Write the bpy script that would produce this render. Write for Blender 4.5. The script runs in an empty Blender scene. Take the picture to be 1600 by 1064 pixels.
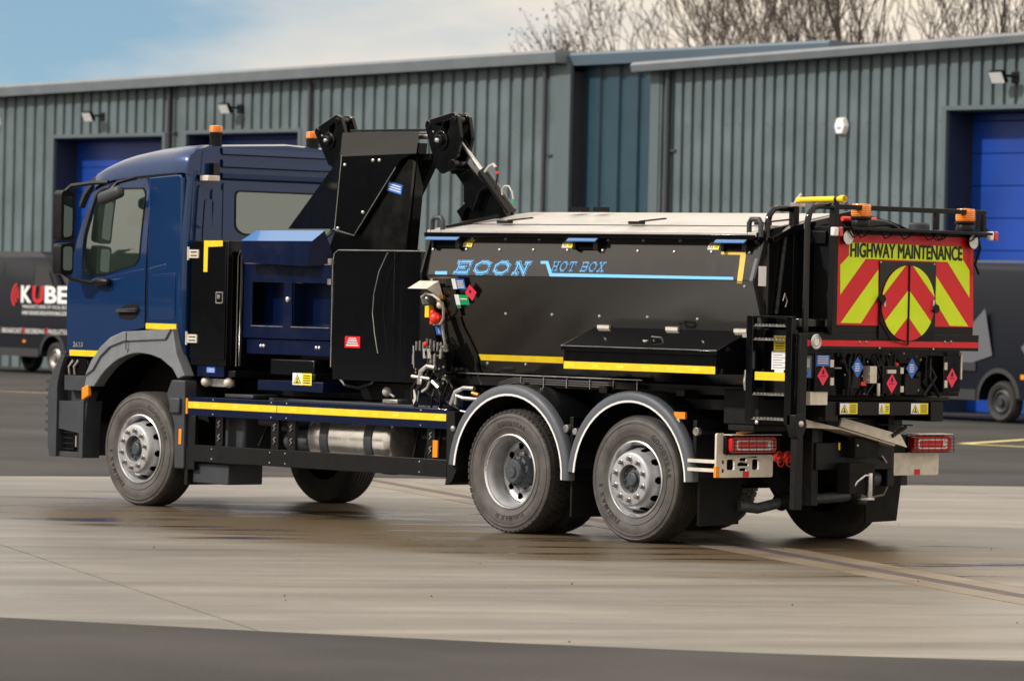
import bpy, bmesh, math, random
from mathutils import Vector, Matrix
from mathutils.geometry import tessellate_polygon
random.seed(7)
R = math.radians
scene = bpy.context.scene
COL = scene.collection

# ------------------------------------------------------------------ camera
F_PX = 7631.19; CPOS = Vector((28.44530, -27.87925, 1.99117)); YAW, PIT, ROL = -0.82116696, -0.009205, 0.0225193
FW = Vector((math.sin(YAW)*math.cos(PIT), math.cos(YAW)*math.cos(PIT), math.sin(PIT)))
RT = FW.cross(Vector((0, 0, 1))).normalized(); UP = RT.cross(FW)
RR = RT*math.cos(ROL) + UP*math.sin(ROL); UU = UP*math.cos(ROL) - RT*math.sin(ROL)
cd = bpy.data.cameras.new('camera'); cam = bpy.data.objects.new('camera', cd); COL.objects.link(cam)
cam.matrix_world = Matrix(((RR.x, UU.x, -FW.x, CPOS.x), (RR.y, UU.y, -FW.y, CPOS.y), (RR.z, UU.z, -FW.z, CPOS.z), (0, 0, 0, 1)))
cd.sensor_width = 36; cd.lens = F_PX*36/1600; cd.clip_start = 1; cd.clip_end = 3000
cd.dof.use_dof = True; cd.dof.focus_distance = 38.0; cd.dof.aperture_fstop = 5.0
scene.camera = cam

# ------------------------------------------------------------------ sky and sun
SUN_AZ = Vector((-0.50, -0.866, 0)); SUN_EL = R(36)
w = bpy.data.worlds.new('World'); scene.world = w; w.use_nodes = True
nt = w.node_tree; nt.nodes.clear(); N = nt.nodes.new; L = nt.links.new
out = N('ShaderNodeOutputWorld'); bg = N('ShaderNodeBackground'); L(bg.outputs[0], out.inputs[0]); bg.inputs[1].default_value = 0.10
sky = N('ShaderNodeTexSky'); sky.sky_type = 'NISHITA'; sky.sun_disc = False
sky.sun_elevation = SUN_EL; sky.sun_rotation = math.atan2(SUN_AZ.x, SUN_AZ.y); sky.air_density = 1.0; sky.dust_density = 0.3; sky.ozone_density = 1.6
tc = N('ShaderNodeTexCoord')
lift = N('ShaderNodeVectorMath'); lift.operation = 'ADD'; lift.inputs[1].default_value = (0, 0, 0.14); L(tc.outputs['Generated'], lift.inputs[0]); L(lift.outputs[0], sky.inputs[0])
mp = N('ShaderNodeMapping'); mp.inputs['Scale'].default_value = (2.2, 2.2, 7.0); mp.inputs['Location'].default_value = (0.35, 0.1, 0.0); L(tc.outputs['Generated'], mp.inputs[0])
n1 = N('ShaderNodeTexNoise'); n1.inputs['Scale'].default_value = 2.2; n1.inputs['Detail'].default_value = 7; n1.inputs['Roughness'].default_value = .55; L(mp.outputs[0], n1.inputs[0])
# a bank of bright cloud thickens towards the north of the yard, clear blue to the west
dt = N('ShaderNodeVectorMath'); dt.operation = 'DOT_PRODUCT'; dt.inputs[1].default_value = (0.681, 0.732, 0.0); L(tc.outputs['Generated'], dt.inputs[0])
m1 = N('ShaderNodeMath'); m1.operation = 'MULTIPLY_ADD'; m1.inputs[1].default_value = 7.5; m1.inputs[2].default_value = 0.0; ab = N('ShaderNodeMath'); ab.operation = 'ADD'; ab.inputs[1].default_value = 0.10; L(dt.outputs['Value'], ab.inputs[0]); ab2 = N('ShaderNodeMath'); ab2.operation = 'ABSOLUTE'; L(ab.outputs[0], ab2.inputs[0]); L(ab2.outputs[0], m1.inputs[0])
m1.use_clamp = True
m2 = N('ShaderNodeMath'); m2.operation = 'MULTIPLY_ADD'; m2.inputs[1].default_value = 0.36; L(m1.outputs[0], m2.inputs[0]); L(n1.outputs['Fac'], m2.inputs[2])
cr = N('ShaderNodeValToRGB'); cr.color_ramp.elements[0].position = .46; cr.color_ramp.elements[1].position = .70; L(m2.outputs[0], cr.inputs[0])
n2 = N('ShaderNodeTexNoise'); n2.inputs['Scale'].default_value = 5; n2.inputs['Detail'].default_value = 5; L(mp.outputs[0], n2.inputs[0])
cc = N('ShaderNodeValToRGB'); cc.color_ramp.elements[0].position = .35; cc.color_ramp.elements[1].position = .65
cc.color_ramp.elements[0].color = (9.2, 8.3, 7.2, 1); cc.color_ramp.elements[1].color = (9.8, 8.6, 7.1, 1); L(n2.outputs['Fac'], cc.inputs[0])
# clouds are whiter and brighter overhead than in the haze at the horizon
sz = N('ShaderNodeSeparateXYZ'); L(tc.outputs['Generated'], sz.inputs[0])
ez = N('ShaderNodeMapRange'); ez.inputs['From Min'].default_value = 0.05; ez.inputs['From Max'].default_value = 0.6; ez.inputs['To Min'].default_value = 1.0; ez.inputs['To Max'].default_value = 1.7; L(sz.outputs['Z'], ez.inputs[0])
em = N('ShaderNodeVectorMath'); em.operation = 'SCALE'; L(cc.outputs[0], em.inputs[0]); L(ez.outputs[0], em.inputs['Scale'])
mx = N('ShaderNodeMixRGB'); L(cr.outputs[0], mx.inputs[0]); tn = N('ShaderNodeMixRGB'); tn.blend_type = 'MULTIPLY'; tn.inputs[0].default_value = 1; tn.inputs[2].default_value = (1.25, 1.32, 1.22, 1); L(sky.outputs[0], tn.inputs[1]); L(tn.outputs[0], mx.inputs[1]); L(em.outputs[0], mx.inputs[2]); L(mx.outputs[0], bg.inputs[0])
sl = bpy.data.lights.new('sun', 'SUN'); sl.energy = 3.4; sl.angle = R(2.0); sl.color = (1, .955, .90)
so = bpy.data.objects.new('sun', sl); COL.objects.link(so)
sd = Vector((SUN_AZ.x*math.cos(SUN_EL), SUN_AZ.y*math.cos(SUN_EL), math.sin(SUN_EL))); so.rotation_euler = sd.to_track_quat('Z', 'Y').to_euler(); so.location = (0, 0, 40)
scene.view_settings.view_transform = 'Standard'; scene.view_settings.look = 'None'; scene.view_settings.exposure = 0.0; scene.view_settings.gamma = 1
scene.render.engine = 'CYCLES'

# ------------------------------------------------------------------ measuring: photo pixel -> point on a real plane of the place
def at(u, v, ax, val):
    d = FW + RR*((u-800)/F_PX) - UU*((v-532)/F_PX)
    return CPOS + d*((val-CPOS[ax])/d[ax])
def xz(u, v, y): p = at(u, v, 1, y); return (p.x, p.z)
def yz(u, v, x): p = at(u, v, 0, x); return (p.y, p.z)
def XZ(pts, y): return [xz(u, v, y) for u, v in pts]
def YZ(pts, x): return [yz(u, v, x) for u, v in pts]

# ------------------------------------------------------------------ materials
MATS = {}
def mat(name, col, rough=.5, metal=0, spec=.5, coat=0, vary=0, vscale=6, bump=0, bscale=40, emis=None, trans=0, ior=1.45, dirt=None, dscale=3, rvar=0):
    m = bpy.data.materials.new(name); m.use_nodes = True; t = m.node_tree; b = t.nodes['Principled BSDF']
    b.inputs['Base Color'].default_value = (*col, 1); b.inputs['Roughness'].default_value = rough; b.inputs['Metallic'].default_value = metal
    b.inputs['Specular IOR Level'].default_value = spec; b.inputs['Coat Weight'].default_value = coat; b.inputs['Coat Roughness'].default_value = .03
    b.inputs['Transmission Weight'].default_value = trans; b.inputs['IOR'].default_value = ior
    geo = t.nodes.new('ShaderNodeTexCoord')
    def noise(s, d=5):
        n = t.nodes.new('ShaderNodeTexNoise'); n.inputs['Scale'].default_value = s; n.inputs['Detail'].default_value = d; t.links.new(geo.outputs['Object'], n.inputs[0]); return n
    if vary or dirt:
        n = noise(vscale if vary else dscale, 6); r = t.nodes.new('ShaderNodeValToRGB')
        r.color_ramp.elements[0].position = .35; r.color_ramp.elements[1].position = .7
        c2 = dirt if dirt else tuple(min(1, c*(1+vary)) for c in col); c1 = col if dirt else tuple(c*(1-vary) for c in col)
        r.color_ramp.elements[0].color = (*c1, 1); r.color_ramp.elements[1].color = (*c2, 1)
        t.links.new(n.outputs['Fac'], r.inputs[0]); t.links.new(r.outputs[0], b.inputs['Base Color'])
    if rvar:
        n = noise(9, 6); mr = t.nodes.new('ShaderNodeMapRange'); mr.inputs['From Min'].default_value = .3; mr.inputs['From Max'].default_value = .75
        mr.inputs['To Min'].default_value = rough; mr.inputs['To Max'].default_value = rough+rvar
        t.links.new(n.outputs['Fac'], mr.inputs[0]); t.links.new(mr.outputs[0], b.inputs['Roughness'])
    if bump:
        n = noise(bscale, 4); bp = t.nodes.new('ShaderNodeBump'); bp.inputs['Strength'].default_value = bump; bp.inputs['Distance'].default_value = .02
        t.links.new(n.outputs['Fac'], bp.inputs['Height']); t.links.new(bp.outputs[0], b.inputs['Normal']); 
        if coat: t.links.new(bp.outputs[0], b.inputs['Coat Normal'])
    if emis: b.inputs['Emission Color'].default_value = (*emis, 1); b.inputs['Emission Strength'].default_value = 1
    MATS[name] = m; return m
mat('navy', (.002, .027, .105), .30, .25, .2, 1, bump=.02, bscale=1.6); MATS['navy'].node_tree.nodes['Principled BSDF'].inputs['Coat IOR'].default_value = 1.45
mat('navydark', (.0015, .006, .030), .2, 0, .2, .3, bump=.02, bscale=3, rvar=.1)
mat('black', (.003, .0033, .0045), .07, 0, .45, 0, bump=.012, bscale=2.2, rvar=.05)
mat('blackpanel', (.003, .003, .0034), .10, 0, 1.0, 0, bump=.015, bscale=2.0, rvar=.08)
mat('blacksatin', (.004, .0042, .0052), .33, spec=.28, rvar=.15)
mat('blackmatt', (.006, .006, .0065), .6, spec=.22, rvar=.2)
mat('hole', (.002, .002, .0025), .9, spec=.1)
mat('plastic', (.030, .034, .042), .48, rvar=.15, vary=.15)
mat('rubber', (.022, .021, .021), .75, dirt=(.05, .044, .038), dscale=5)
mat('sidewall', (.052, .049, .046), .62, dirt=(.098, .090, .082), dscale=7, bump=.1, bscale=60)
mat('letter', (.020, .019, .018), .6)
mat('rim', (.42, .43, .45), .38, .55, vary=.12, vscale=8, rvar=.15)
mat('rimedge', (.72, .73, .75), .22, .8)
mat('nut', (.30, .29, .27), .4, .8, vary=.3, vscale=30)
mat('hub', (.06, .07, .08), .5, .3, vary=.3, vscale=30)
mat('steel', (.55, .54, .52), .25, .9, vary=.15, vscale=20, rvar=.2)
mat('tankalu', (.80, .78, .74), .16, .9, vary=.08, vscale=7, rvar=.15, bump=.03, bscale=9)
mat('zinc', (.62, .57, .50), .5, .25, vary=.10, vscale=14, rvar=.1)
mat('lid', (.50, .49, .475), .30, .2, dirt=(.40, .375, .34), dscale=2.2, rvar=.25, bump=.08, bscale=3)
mat('arch', (.075, .083, .10), .42, rvar=.15)
mat('archtrim', (.78, .78, .78), .3)
mat('fender', (.16, .172, .19), .42, rvar=.15, vary=.1)
mat('yellow', (.80, .56, .015), .4, vary=.07, vscale=12)
mat('yellowline', (.88, .68, .05), .4)
mat('tape', (.60, .40, .05), .35, vary=.05)
mat('signyellow', (.85, .70, .02), .4)
mat('lime', (.62, .80, .005), .35, vary=.04)
mat('red', (.62, .008, .018), .32, vary=.05)
mat('redlamp', (.50, .004, .006), .12, coat=.8)
mat('redlight', (.75, .03, .03), .2, coat=.5)
mat('pink', (.80, .03, .09), .4)
mat('blue', (.03, .14, .55), .4)
mat('econblue', (.12, .43, .85), .35)
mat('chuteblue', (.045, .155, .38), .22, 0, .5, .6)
mat('green', (.0, .32, .10), .4)
mat('white', (.80, .80, .80), .5)
mat('lenswhite', (.75, .75, .75), .12, coat=1)
mat('ink', (.01, .01, .012), .5)
mat('amber', (.85, .22, .01), .18, coat=.6)
mat('orange', (.80, .25, .01), .35)
mat('hose', (.012, .012, .014), .4)
mat('hosegrey', (.42, .40, .36), .5)
def glass_mat():
    m = bpy.data.materials.new('glass'); m.use_nodes = True; t = m.node_tree; t.nodes.clear(); o_ = t.nodes.new('ShaderNodeOutputMaterial')
    tr = t.nodes.new('ShaderNodeBsdfTransparent'); tr.inputs[0].default_value = (.58, .78, .70, 1); gl = t.nodes.new('ShaderNodeBsdfGlossy'); gl.inputs['Roughness'].default_value = .01; gl.inputs[0].default_value = (.9, 1, .97, 1)
    fr = t.nodes.new('ShaderNodeFresnel'); fr.inputs[0].default_value = 2.8; mx_ = t.nodes.new('ShaderNodeMixShader'); t.links.new(fr.outputs[0], mx_.inputs[0]); t.links.new(tr.outputs[0], mx_.inputs[1]); t.links.new(gl.outputs[0], mx_.inputs[2]); df = t.nodes.new('ShaderNodeBsdfDiffuse'); df.inputs[0].default_value = (.36, .52, .46, 1); m2_ = t.nodes.new('ShaderNodeMixShader'); m2_.inputs[0].default_value = .04; t.links.new(mx_.outputs[0], m2_.inputs[1]); t.links.new(df.outputs[0], m2_.inputs[2]); t.links.new(m2_.outputs[0], o_.inputs[0]); MATS['glass'] = m
glass_mat()
mat('mirror', (.30, .36, .36), .02, 1)
mat('interior', (.11, .12, .12), .7)
mat('interiorlight', (.30, .36, .33), .6)
mat('copper', (.55, .22, .05), .4, .6)
mat('redplastic', (.75, .04, .02), .4)
mat('trimgrey', (.088, .118, .13), .45)
mat('haunch', (.20, .165, .125), .45, dirt=(.135, .105, .072), dscale=.8)
mat('channel', (.065, .052, .055), .6, vary=.2, vscale=4)
mat('cladding', (.097, .132, .144), .42, 0, .5, vary=.17, vscale=1.1, rvar=.2)
mat('claddingblue', (.016, .050, .075), .4, vary=.10, vscale=1.5)
mat('fascia', (.16, .18, .20), .4, vary=.08, vscale=2)
mat('fasciadark', (.09, .13, .17), .4)
mat('reveal', (.018, .028, .055), .6)
mat('shutter', (.004, .045, .30), .4, vary=.15, vscale=.8)
mat('pipe', (.045, .045, .055), .5)
mat('roofsheet', (.09, .10, .11), .6)
mat('vanpaint', (.006, .008, .014), .38, 0, .15)
mat('vangrey', (.11, .115, .13), .35)
mat('vantrim', (.025, .026, .03), .5)
mat('vanglass', (.01, .012, .014), .06)
mat('bark', (.085, .062, .045), .85, vary=.35, vscale=3)
mat('twig', (.055, .040, .032), .85, vary=.3, vscale=2)
mat('leaf', (.05, .10, .06), .6, vary=.4, vscale=1)
mat('bluelea', (.03, .07, .08), .6, vary=.4, vscale=1)
mat('linepaint', (.55, .48, .16), .7, vary=.2, vscale=3)
mat('brick', (.28, .12, .07), .8, vary=.3, vscale=3)

def ground_mat():
    m = bpy.data.materials.new('concrete'); m.use_nodes = True; t = m.node_tree; b = t.nodes['Principled BSDF']; n = t.nodes.new; l = t.links.new
    g = n('ShaderNodeNewGeometry')
    def ns(scale, loc=(0, 0, 0), rot=0, det=5, s=1, rough=.55):
        mp = n('ShaderNodeMapping'); mp.vector_type = 'POINT'; mp.inputs['Rotation'].default_value = (0, 0, rot); mp.inputs['Scale'].default_value = scale; mp.inputs['Location'].default_value = loc
        rr = n('ShaderNodeMapping'); rr.inputs['Rotation'].default_value = (0, 0, rot); l(g.outputs['Position'], rr.inputs[0])
        mp.inputs['Rotation'].default_value = (0, 0, 0); l(rr.outputs[0], mp.inputs[0])
        x = n('ShaderNodeTexNoise'); x.inputs['Scale'].default_value = s; x.inputs['Detail'].default_value = det; x.inputs['Roughness'].default_value = rough; l(mp.outputs[0], x.inputs[0]); return x
    ang = -math.atan2(.887, .462)      # brushed along b
    streak = ns((.16, 1.3, 1), rot=ang, det=8, rough=.68)
    fine = ns((.8, 60, 1), rot=ang, det=4)
    big = ns((.10, .34, 1), rot=ang, det=4, loc=(3.3, 1.2, 0))
    grit = ns((30, 30, 30), det=3)
    def ramp(src, a, bpos, c1, c2):
        r = n('ShaderNodeValToRGB'); r.color_ramp.elements[0].position = a; r.color_ramp.elements[1].position = bpos
        r.color_ramp.elements[0].color = c1; r.color_ramp.elements[1].color = c2; l(src, r.inputs[0]); return r
    base = ramp(streak.outputs['Fac'], .34, .66, (.125, .112, .095, 1), (.245, .227, .200, 1))
    f2 = ramp(fine.outputs['Fac'], .3, .7, (.86, .86, .86, 1), (1.06, 1.06, 1.06, 1))
    blot = ns((.55, .9, 1), rot=ang, det=6, loc=(4, 9, 0), rough=.65); b3 = ramp(blot.outputs['Fac'], .32, .68, (.74, .75, .77, 1), (1.12, 1.11, 1.09, 1))
    g3 = ramp(grit.outputs['Fac'], .3, .7, (.85, .85, .85, 1), (1.12, 1.12, 1.12, 1)); m0 = n('ShaderNodeMixRGB'); m0.blend_type = 'MULTIPLY'; m0.inputs[0].default_value = 1; l(base.outputs[0], m0.inputs[1]); l(b3.outputs[0], m0.inputs[2])
    m01 = n('ShaderNodeMixRGB'); m01.blend_type = 'MULTIPLY'; m01.inputs[0].default_value = 1; l(m0.outputs[0], m01.inputs[1]); l(g3.outputs[0], m01.inputs[2])
    mu = n('ShaderNodeMixRGB'); mu.blend_type = 'MULTIPLY'; mu.inputs[0].default_value = 1; l(m01.outputs[0], mu.inputs[1]); l(f2.outputs[0], mu.inputs[2])
    # wetness: patch that the hosed-down truck has left round its wheels
    sep = n('ShaderNodeSeparateXYZ'); l(g.outputs['Position'], sep.inputs[0])
    def math_(op, a, b_=None, c=None, cl=False):
        x = n('ShaderNodeMath'); x.operation = op; x.use_clamp = cl
        for i, q in enumerate((a, b_, c)):
            if q is None: continue
            if isinstance(q, (int, float)): x.inputs[i].default_value = q
            else: l(q, x.inputs[i])
        return x.outputs[0]
    X, Y = sep.outputs[0], sep.outputs[1]
    ex = math_('DIVIDE', math_('ADD', X, 2.6), 6.3); ey = math_('DIVIDE', math_('ADD', Y, .1), 2.9)
    dist = math_('SQRT', math_('ADD', math_('MULTIPLY', ex, ex), math_('MULTIPLY', ey, ey)))
    wet0 = math_('SUBTRACT', 1.0, dist)
    wet1 = math_('MULTIPLY_ADD', math_('SUBTRACT', big.outputs['Fac'], .5), 3.2, math_('MULTIPLY', wet0, 1.6))
    wet2 = math_('MULTIPLY_ADD', math_('SUBTRACT', streak.outputs['Fac'], .5), 2.6, wet1)
    wet = math_('MULTIPLY', math_('ADD', wet2, .22, None, False), 2.2, None, True)
    pn_ = ns((.35, 1.6, 1), rot=ang, det=6, loc=(7, 2, 0), rough=.6)
    pud = math_('MULTIPLY', math_('MULTIPLY', math_('SUBTRACT', pn_.outputs['Fac'], .51), 12.0, None, True), wet)
    spots = ns((3, 5, 1), rot=ang, det=6, loc=(1, 5, 0), rough=.7)
    sp = math_('MULTIPLY', math_('MULTIPLY', math_('SUBTRACT', spots.outputs['Fac'], .60), 9.0, None, True), .35)
    wc = n('ShaderNodeMixRGB'); wc.blend_type = 'MIX'; wc.inputs[2].default_value = (.085, .058, .030, 1); l(mu.outputs[0], wc.inputs[1])
    l(math_('MULTIPLY', wet, .92), wc.inputs[0]); b.inputs['Specular IOR Level'].default_value = .4
    pc = n('ShaderNodeMixRGB'); pc.inputs[2].default_value = (.045, .032, .020, 1); l(math_('MULTIPLY', pud, .75), pc.inputs[0]); l(wc.outputs[0], pc.inputs[1])
    sc = n('ShaderNodeMixRGB'); sc.inputs[2].default_value = (.10, .085, .07, 1); l(sp, sc.inputs[0]); l(pc.outputs[0], sc.inputs[1]); l(sc.outputs[0], b.inputs['Base Color'])
    r = n('ShaderNodeMapRange'); r.inputs['To Min'].default_value = .42; r.inputs['To Max'].default_value = .40; l(wet, r.inputs[0]); r2 = math_('SUBTRACT', r.outputs[0], math_('MULTIPLY', pud, .25)); l(r2, b.inputs['Roughness'])
    bp = n('ShaderNodeBump'); bp.inputs['Distance'].default_value = .004; l(math_('SUBTRACT', .5, math_('MULTIPLY', pud, .45)), bp.inputs['Strength'])
    l(math_('ADD', fine.outputs['Fac'], grit.outputs['Fac']), bp.inputs['Height']); l(bp.outputs[0], b.inputs['Normal'])
    MATS['concrete'] = m
    m = bpy.data.materials.new('asphalt'); m.use_nodes = True; t = m.node_tree; b = t.nodes['Principled BSDF']; n = t.nodes.new; l = t.links.new
    g = n('ShaderNodeNewGeometry')
    a1 = n('ShaderNodeTexNoise'); a1.inputs['Scale'].default_value = .35; a1.inputs['Detail'].default_value = 6; l(g.outputs['Position'], a1.inputs[0])
    a2 = n('ShaderNodeTexNoise'); a2.inputs['Scale'].default_value = 60; a2.inputs['Detail'].default_value = 3; l(g.outputs['Position'], a2.inputs[0])
    ad = n('ShaderNodeMath'); ad.operation = 'MULTIPLY_ADD'; ad.inputs[1].default_value = .6; l(a2.outputs['Fac'], ad.inputs[0]); l(a1.outputs['Fac'], ad.inputs[2])
    rp = n('ShaderNodeValToRGB'); rp.color_ramp.elements[0].position = .55; rp.color_ramp.elements[1].position = 1.05
    rp.color_ramp.elements[0].color = (.018, .018, .019, 1); rp.color_ramp.elements[1].color = (.055, .053, .051, 1); l(ad.outputs[0], rp.inputs[0]); l(rp.outputs[0], b.inputs['Base Color'])
    b.inputs['Roughness'].default_value = .8; b.inputs['Specular IOR Level'].default_value = .2
    bp = n('ShaderNodeBump'); bp.inputs['Strength'].default_value = .6; bp.inputs['Distance'].default_value = .008; l(a2.outputs['Fac'], bp.inputs['Height']); l(bp.outputs[0], b.inputs['Normal'])
    MATS['asphalt'] = m
ground_mat()

# ------------------------------------------------------------------ mesh helpers
NOSPLIT = ('lettering', 'label', 'tape', 'livery', 'badge', 'wheel', 'tyre', 'rim', 'grating', 'wall', 'cladding', 'livery', 'blue_stripe', 'chevron', 'stripe', 'trunk', 'crown', 'reflector', 'hub', 'insert', 'plate_face', 'face', 'guard_fitting', 'data_plate', 'seal')
class MB:
    def __init__(s, m='black'): s.v = []; s.f = []; s.mi = []; s.mats = []; s.use(m)
    def use(s, m):
        if m not in s.mats: s.mats.append(m)
        s.cur = s.mats.index(m); return s
    def add(s, vs, fs):
        o = len(s.v); s.v += [tuple(p) for p in vs]
        for f in fs: s.f.append(tuple(i+o for i in f)); s.mi.append(s.cur)
        return s
    def box(s, x0, x1, y0, y1, z0, z1):
        v = [(x, y, z) for x in (x0, x1) for y in (y0, y1) for z in (z0, z1)]
        return s.add(v, [(0, 1, 3, 2), (4, 6, 7, 5), (0, 4, 5, 1), (2, 3, 7, 6), (0, 2, 6, 4), (1, 5, 7, 3)])
    def obox(s, c, ax, ay, az, hx, hy, hz):
        c = Vector(c); v = [c+ax*(hx*i)+ay*(hy*j)+az*(hz*k) for i in (-1, 1) for j in (-1, 1) for k in (-1, 1)]
        return s.add(v, [(0, 1, 3, 2), (4, 6, 7, 5), (0, 4, 5, 1), (2, 3, 7, 6), (0, 2, 6, 4), (1, 5, 7, 3)])
    def bar(s, a, b, wd, ht, up=(0, 0, 1)):
        a, b = Vector(a), Vector(b); d = (b-a); ln = d.length; d.normalize(); u = Vector(up)
        if abs(d.dot(u)) > .98: u = Vector((0, 1, 0))
        sd_ = d.cross(u).normalized(); u = sd_.cross(d)
        return s.obox((a+b)/2, d, sd_, u, ln/2, wd/2, ht/2)
    def prism(s, poly, plane, a, b, holes=()):
        """poly in the two other axes, extruded from a to b along axis 'plane'"""
        def P(q, t):
            if plane == 'y': return (q[0], t, q[1])
            if plane == 'x': return (t, q[0], q[1])
            return (q[0], q[1], t)
        rings = [list(poly)] + [list(h) for h in holes]
        tris = tessellate_polygon([[Vector((q[0], q[1], 0)) for q in r] for r in rings])
        flat = [q for r in rings for q in r]; n = len(flat)
        s.add([P(q, a) for q in flat]+[P(q, b) for q in flat], [tuple(t) for t in tris]+[tuple(i+n for i in t[::-1]) for t in tris])
        o = 0; base = len(s.v)-2*n
        for r in rings:
            k = len(r)
            for i in range(k):
                j = (i+1) % k; s.f.append((base+o+i, base+o+j, base+n+o+j, base+n+o+i)); s.mi.append(s.cur)
            o += k
        return s
    def tube(s, pts, r, seg=8, cap=True, rr=None):
        pts = [Vector(p) for p in pts]; n = len(pts); vs = []; fs = []; prev = None
        for i, p in enumerate(pts):
            d = (pts[min(i+1, n-1)]-pts[max(i-1, 0)]).normalized()
            if prev is None: u = Vector((0, 0, 1)) if abs(d.z) < .9 else Vector((1, 0, 0))
            else: u = prev
            a = (u-d*u.dot(d)).normalized(); prev = a; b = d.cross(a); q = rr[i] if rr else r
            vs += [p+a*(q*math.cos(2*math.pi*k/seg))+b*(q*math.sin(2*math.pi*k/seg)) for k in range(seg)]
        for i in range(n-1):
            for k in range(seg): fs.append((i*seg+k, i*seg+(k+1) % seg, (i+1)*seg+(k+1) % seg, (i+1)*seg+k))
        if cap: fs += [tuple(range(seg))[::-1], tuple(range((n-1)*seg, n*seg))]
        return s.add(vs, fs)
    def lathe(s, prof, c=(0, 0, 0), axis='y', seg=48, closed=False):
        vs = []; fs = []; n = len(prof); c = Vector(c)
        for r, h in prof:
            for k in range(seg):
                t = 2*math.pi*k/seg; a, b = r*math.cos(t), r*math.sin(t)
                vs.append(c+Vector({'y': (a, h, b), 'x': (h, a, b), 'z': (a, b, h)}[axis]))
        m = n if closed else n-1
        for i in range(m):
            j = (i+1) % n
            for k in range(seg): fs.append((i*seg+k, i*seg+(k+1) % seg, j*seg+(k+1) % seg, j*seg+k))
        return s.add(vs, fs)
    def ball(s, c, r, seg=10, sz=1):
        prof = [(max(1e-4, r*math.sin(math.pi*i/6)), -r*sz*math.cos(math.pi*i/6)) for i in range(7)]
        return s.lathe(prof, c, 'z', seg)
    def dome(s, c, r, axis='y', sign=-1, seg=8, h=.5):
        return s.lathe([(r, 0), (r*.8, sign*r*h*.7), (r*.35, sign*r*h), (1e-4, sign*r*h*1.02)], c, axis, seg)
    def quad(s, o, u, v, w_, h_, off=0):
        o, u, v = Vector(o), Vector(u).normalized(), Vector(v).normalized(); n = u.cross(v); o = o+n*off
        return s.add([o, o+u*w_, o+u*w_+v*h_, o+v*h_], [(0, 1, 2, 3)])
    def flat(s, pts2, o, u, v, off=0):
        o, u, v = Vector(o), Vector(u).normalized(), Vector(v).normalized(); n = u.cross(v)
        tr = tessellate_polygon([[Vector((a, b, 0)) for a, b in pts2]])
        return s.add([o+u*a+v*b+n*off for a, b in pts2], [tuple(t) for t in tr])
    def text(s, txt, o, u, v, h, width=None, off=.002, bold=0, shear=0, center=False):
        vs, fs, W = glyphs(txt, bold); k = h/.70; kx = k if width is None else width/max(W, 1e-3)
        o, u, v = Vector(o), Vector(u).normalized(), Vector(v).normalized(); n = u.cross(v)
        dx = -W*kx/2 if center else 0
        return s.add([o+u*(a*kx+dx+b*k*shear)+v*(b*k)+n*off for a, b in vs], fs)
    def pieces(s):
        # faces grouped by shared vertices, then by touching boxes
        n = len(s.v); par = list(range(n))
        def find(i):
            while par[i] != i: par[i] = par[par[i]]; i = par[i]
            return i
        for f in s.f:
            a = find(f[0])
            for i in f[1:]: par[find(i)] = a
        comp = {}
        for k, f in enumerate(s.f): comp.setdefault(find(f[0]), []).append(k)
        cs = []
        for fs in comp.values():
            vi = {i for k in fs for i in s.f[k]}; xs = [s.v[i] for i in vi]
            cs.append([fs, [min(p[a] for p in xs) for a in range(3)], [max(p[a] for p in xs) for a in range(3)]])
        if len(cs) > 400: return [list(range(len(s.f)))]
        m = len(cs); g_ = list(range(m))
        def fg(i):
            while g_[i] != i: i = g_[i]
            return i
        for i in range(m):
            for j in range(i+1, m):
                if all(cs[i][1][a]-.003 <= cs[j][2][a] and cs[j][1][a]-.003 <= cs[i][2][a] for a in range(3)): g_[fg(i)] = fg(j)
        out_ = {}
        for i in range(m): out_.setdefault(fg(i), []).extend(cs[i][0])
        return sorted(out_.values(), key=len, reverse=True)
    def build(s, name, parent=None, bevel=0, smooth=False, seg=2, angle=35, one=False):
        if parent and not one and not any(k in name for k in NOSPLIT):
            pc = s.pieces()
            if 1 < len(pc) <= 60:
                first = None
                for fs in pc:
                    q = MB.__new__(MB); q.v = []; q.f = []; q.mi = []; q.cur = 0; mp_ = {}; used = sorted({s.mi[k] for k in fs}); q.mats = [s.mats[i] for i in used]
                    for k in fs:
                        for i in s.f[k]:
                            if i not in mp_: mp_[i] = len(q.v); q.v.append(s.v[i])
                        q.f.append(tuple(mp_[i] for i in s.f[k])); q.mi.append(used.index(s.mi[k]))
                    o = q.build(name, parent, bevel, smooth, seg, angle, one=True); first = first or o
                return first
        me = bpy.data.meshes.new(name); me.from_pydata(s.v, [], s.f)
        for m in s.mats: me.materials.append(MATS[m])
        me.polygons.foreach_set('material_index', s.mi); me.update()
        bm = bmesh.new(); bm.from_mesh(me)
        bmesh.ops.recalc_face_normals(bm, faces=bm.faces)
        bm.to_mesh(me); bm.free()
        if smooth or bevel: me.shade_smooth(); me.set_sharp_from_angle(angle=R(angle))
        o = bpy.data.objects.new(name, me); COL.objects.link(o)
        if bevel:
            b = o.modifiers.new('b', 'BEVEL'); b.width = bevel; b.segments = seg; b.limit_method = 'ANGLE'; b.angle_limit = R(35)
            b.harden_normals = False; me.shade_smooth(); me.set_sharp_from_angle(angle=R(50))
        if parent: put(o, parent)
        return o
    def raw(s, name, parent=None, smooth=False):
        me = bpy.data.meshes.new(name); me.from_pydata(s.v, [], s.f)
        for m in s.mats: me.materials.append(MATS[m])
        me.polygons.foreach_set('material_index', s.mi); me.update()
        if smooth: me.shade_smooth()
        o = bpy.data.objects.new(name, me); COL.objects.link(o)
        if parent: put(o, parent)
        return o
WORLD = {}
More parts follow.
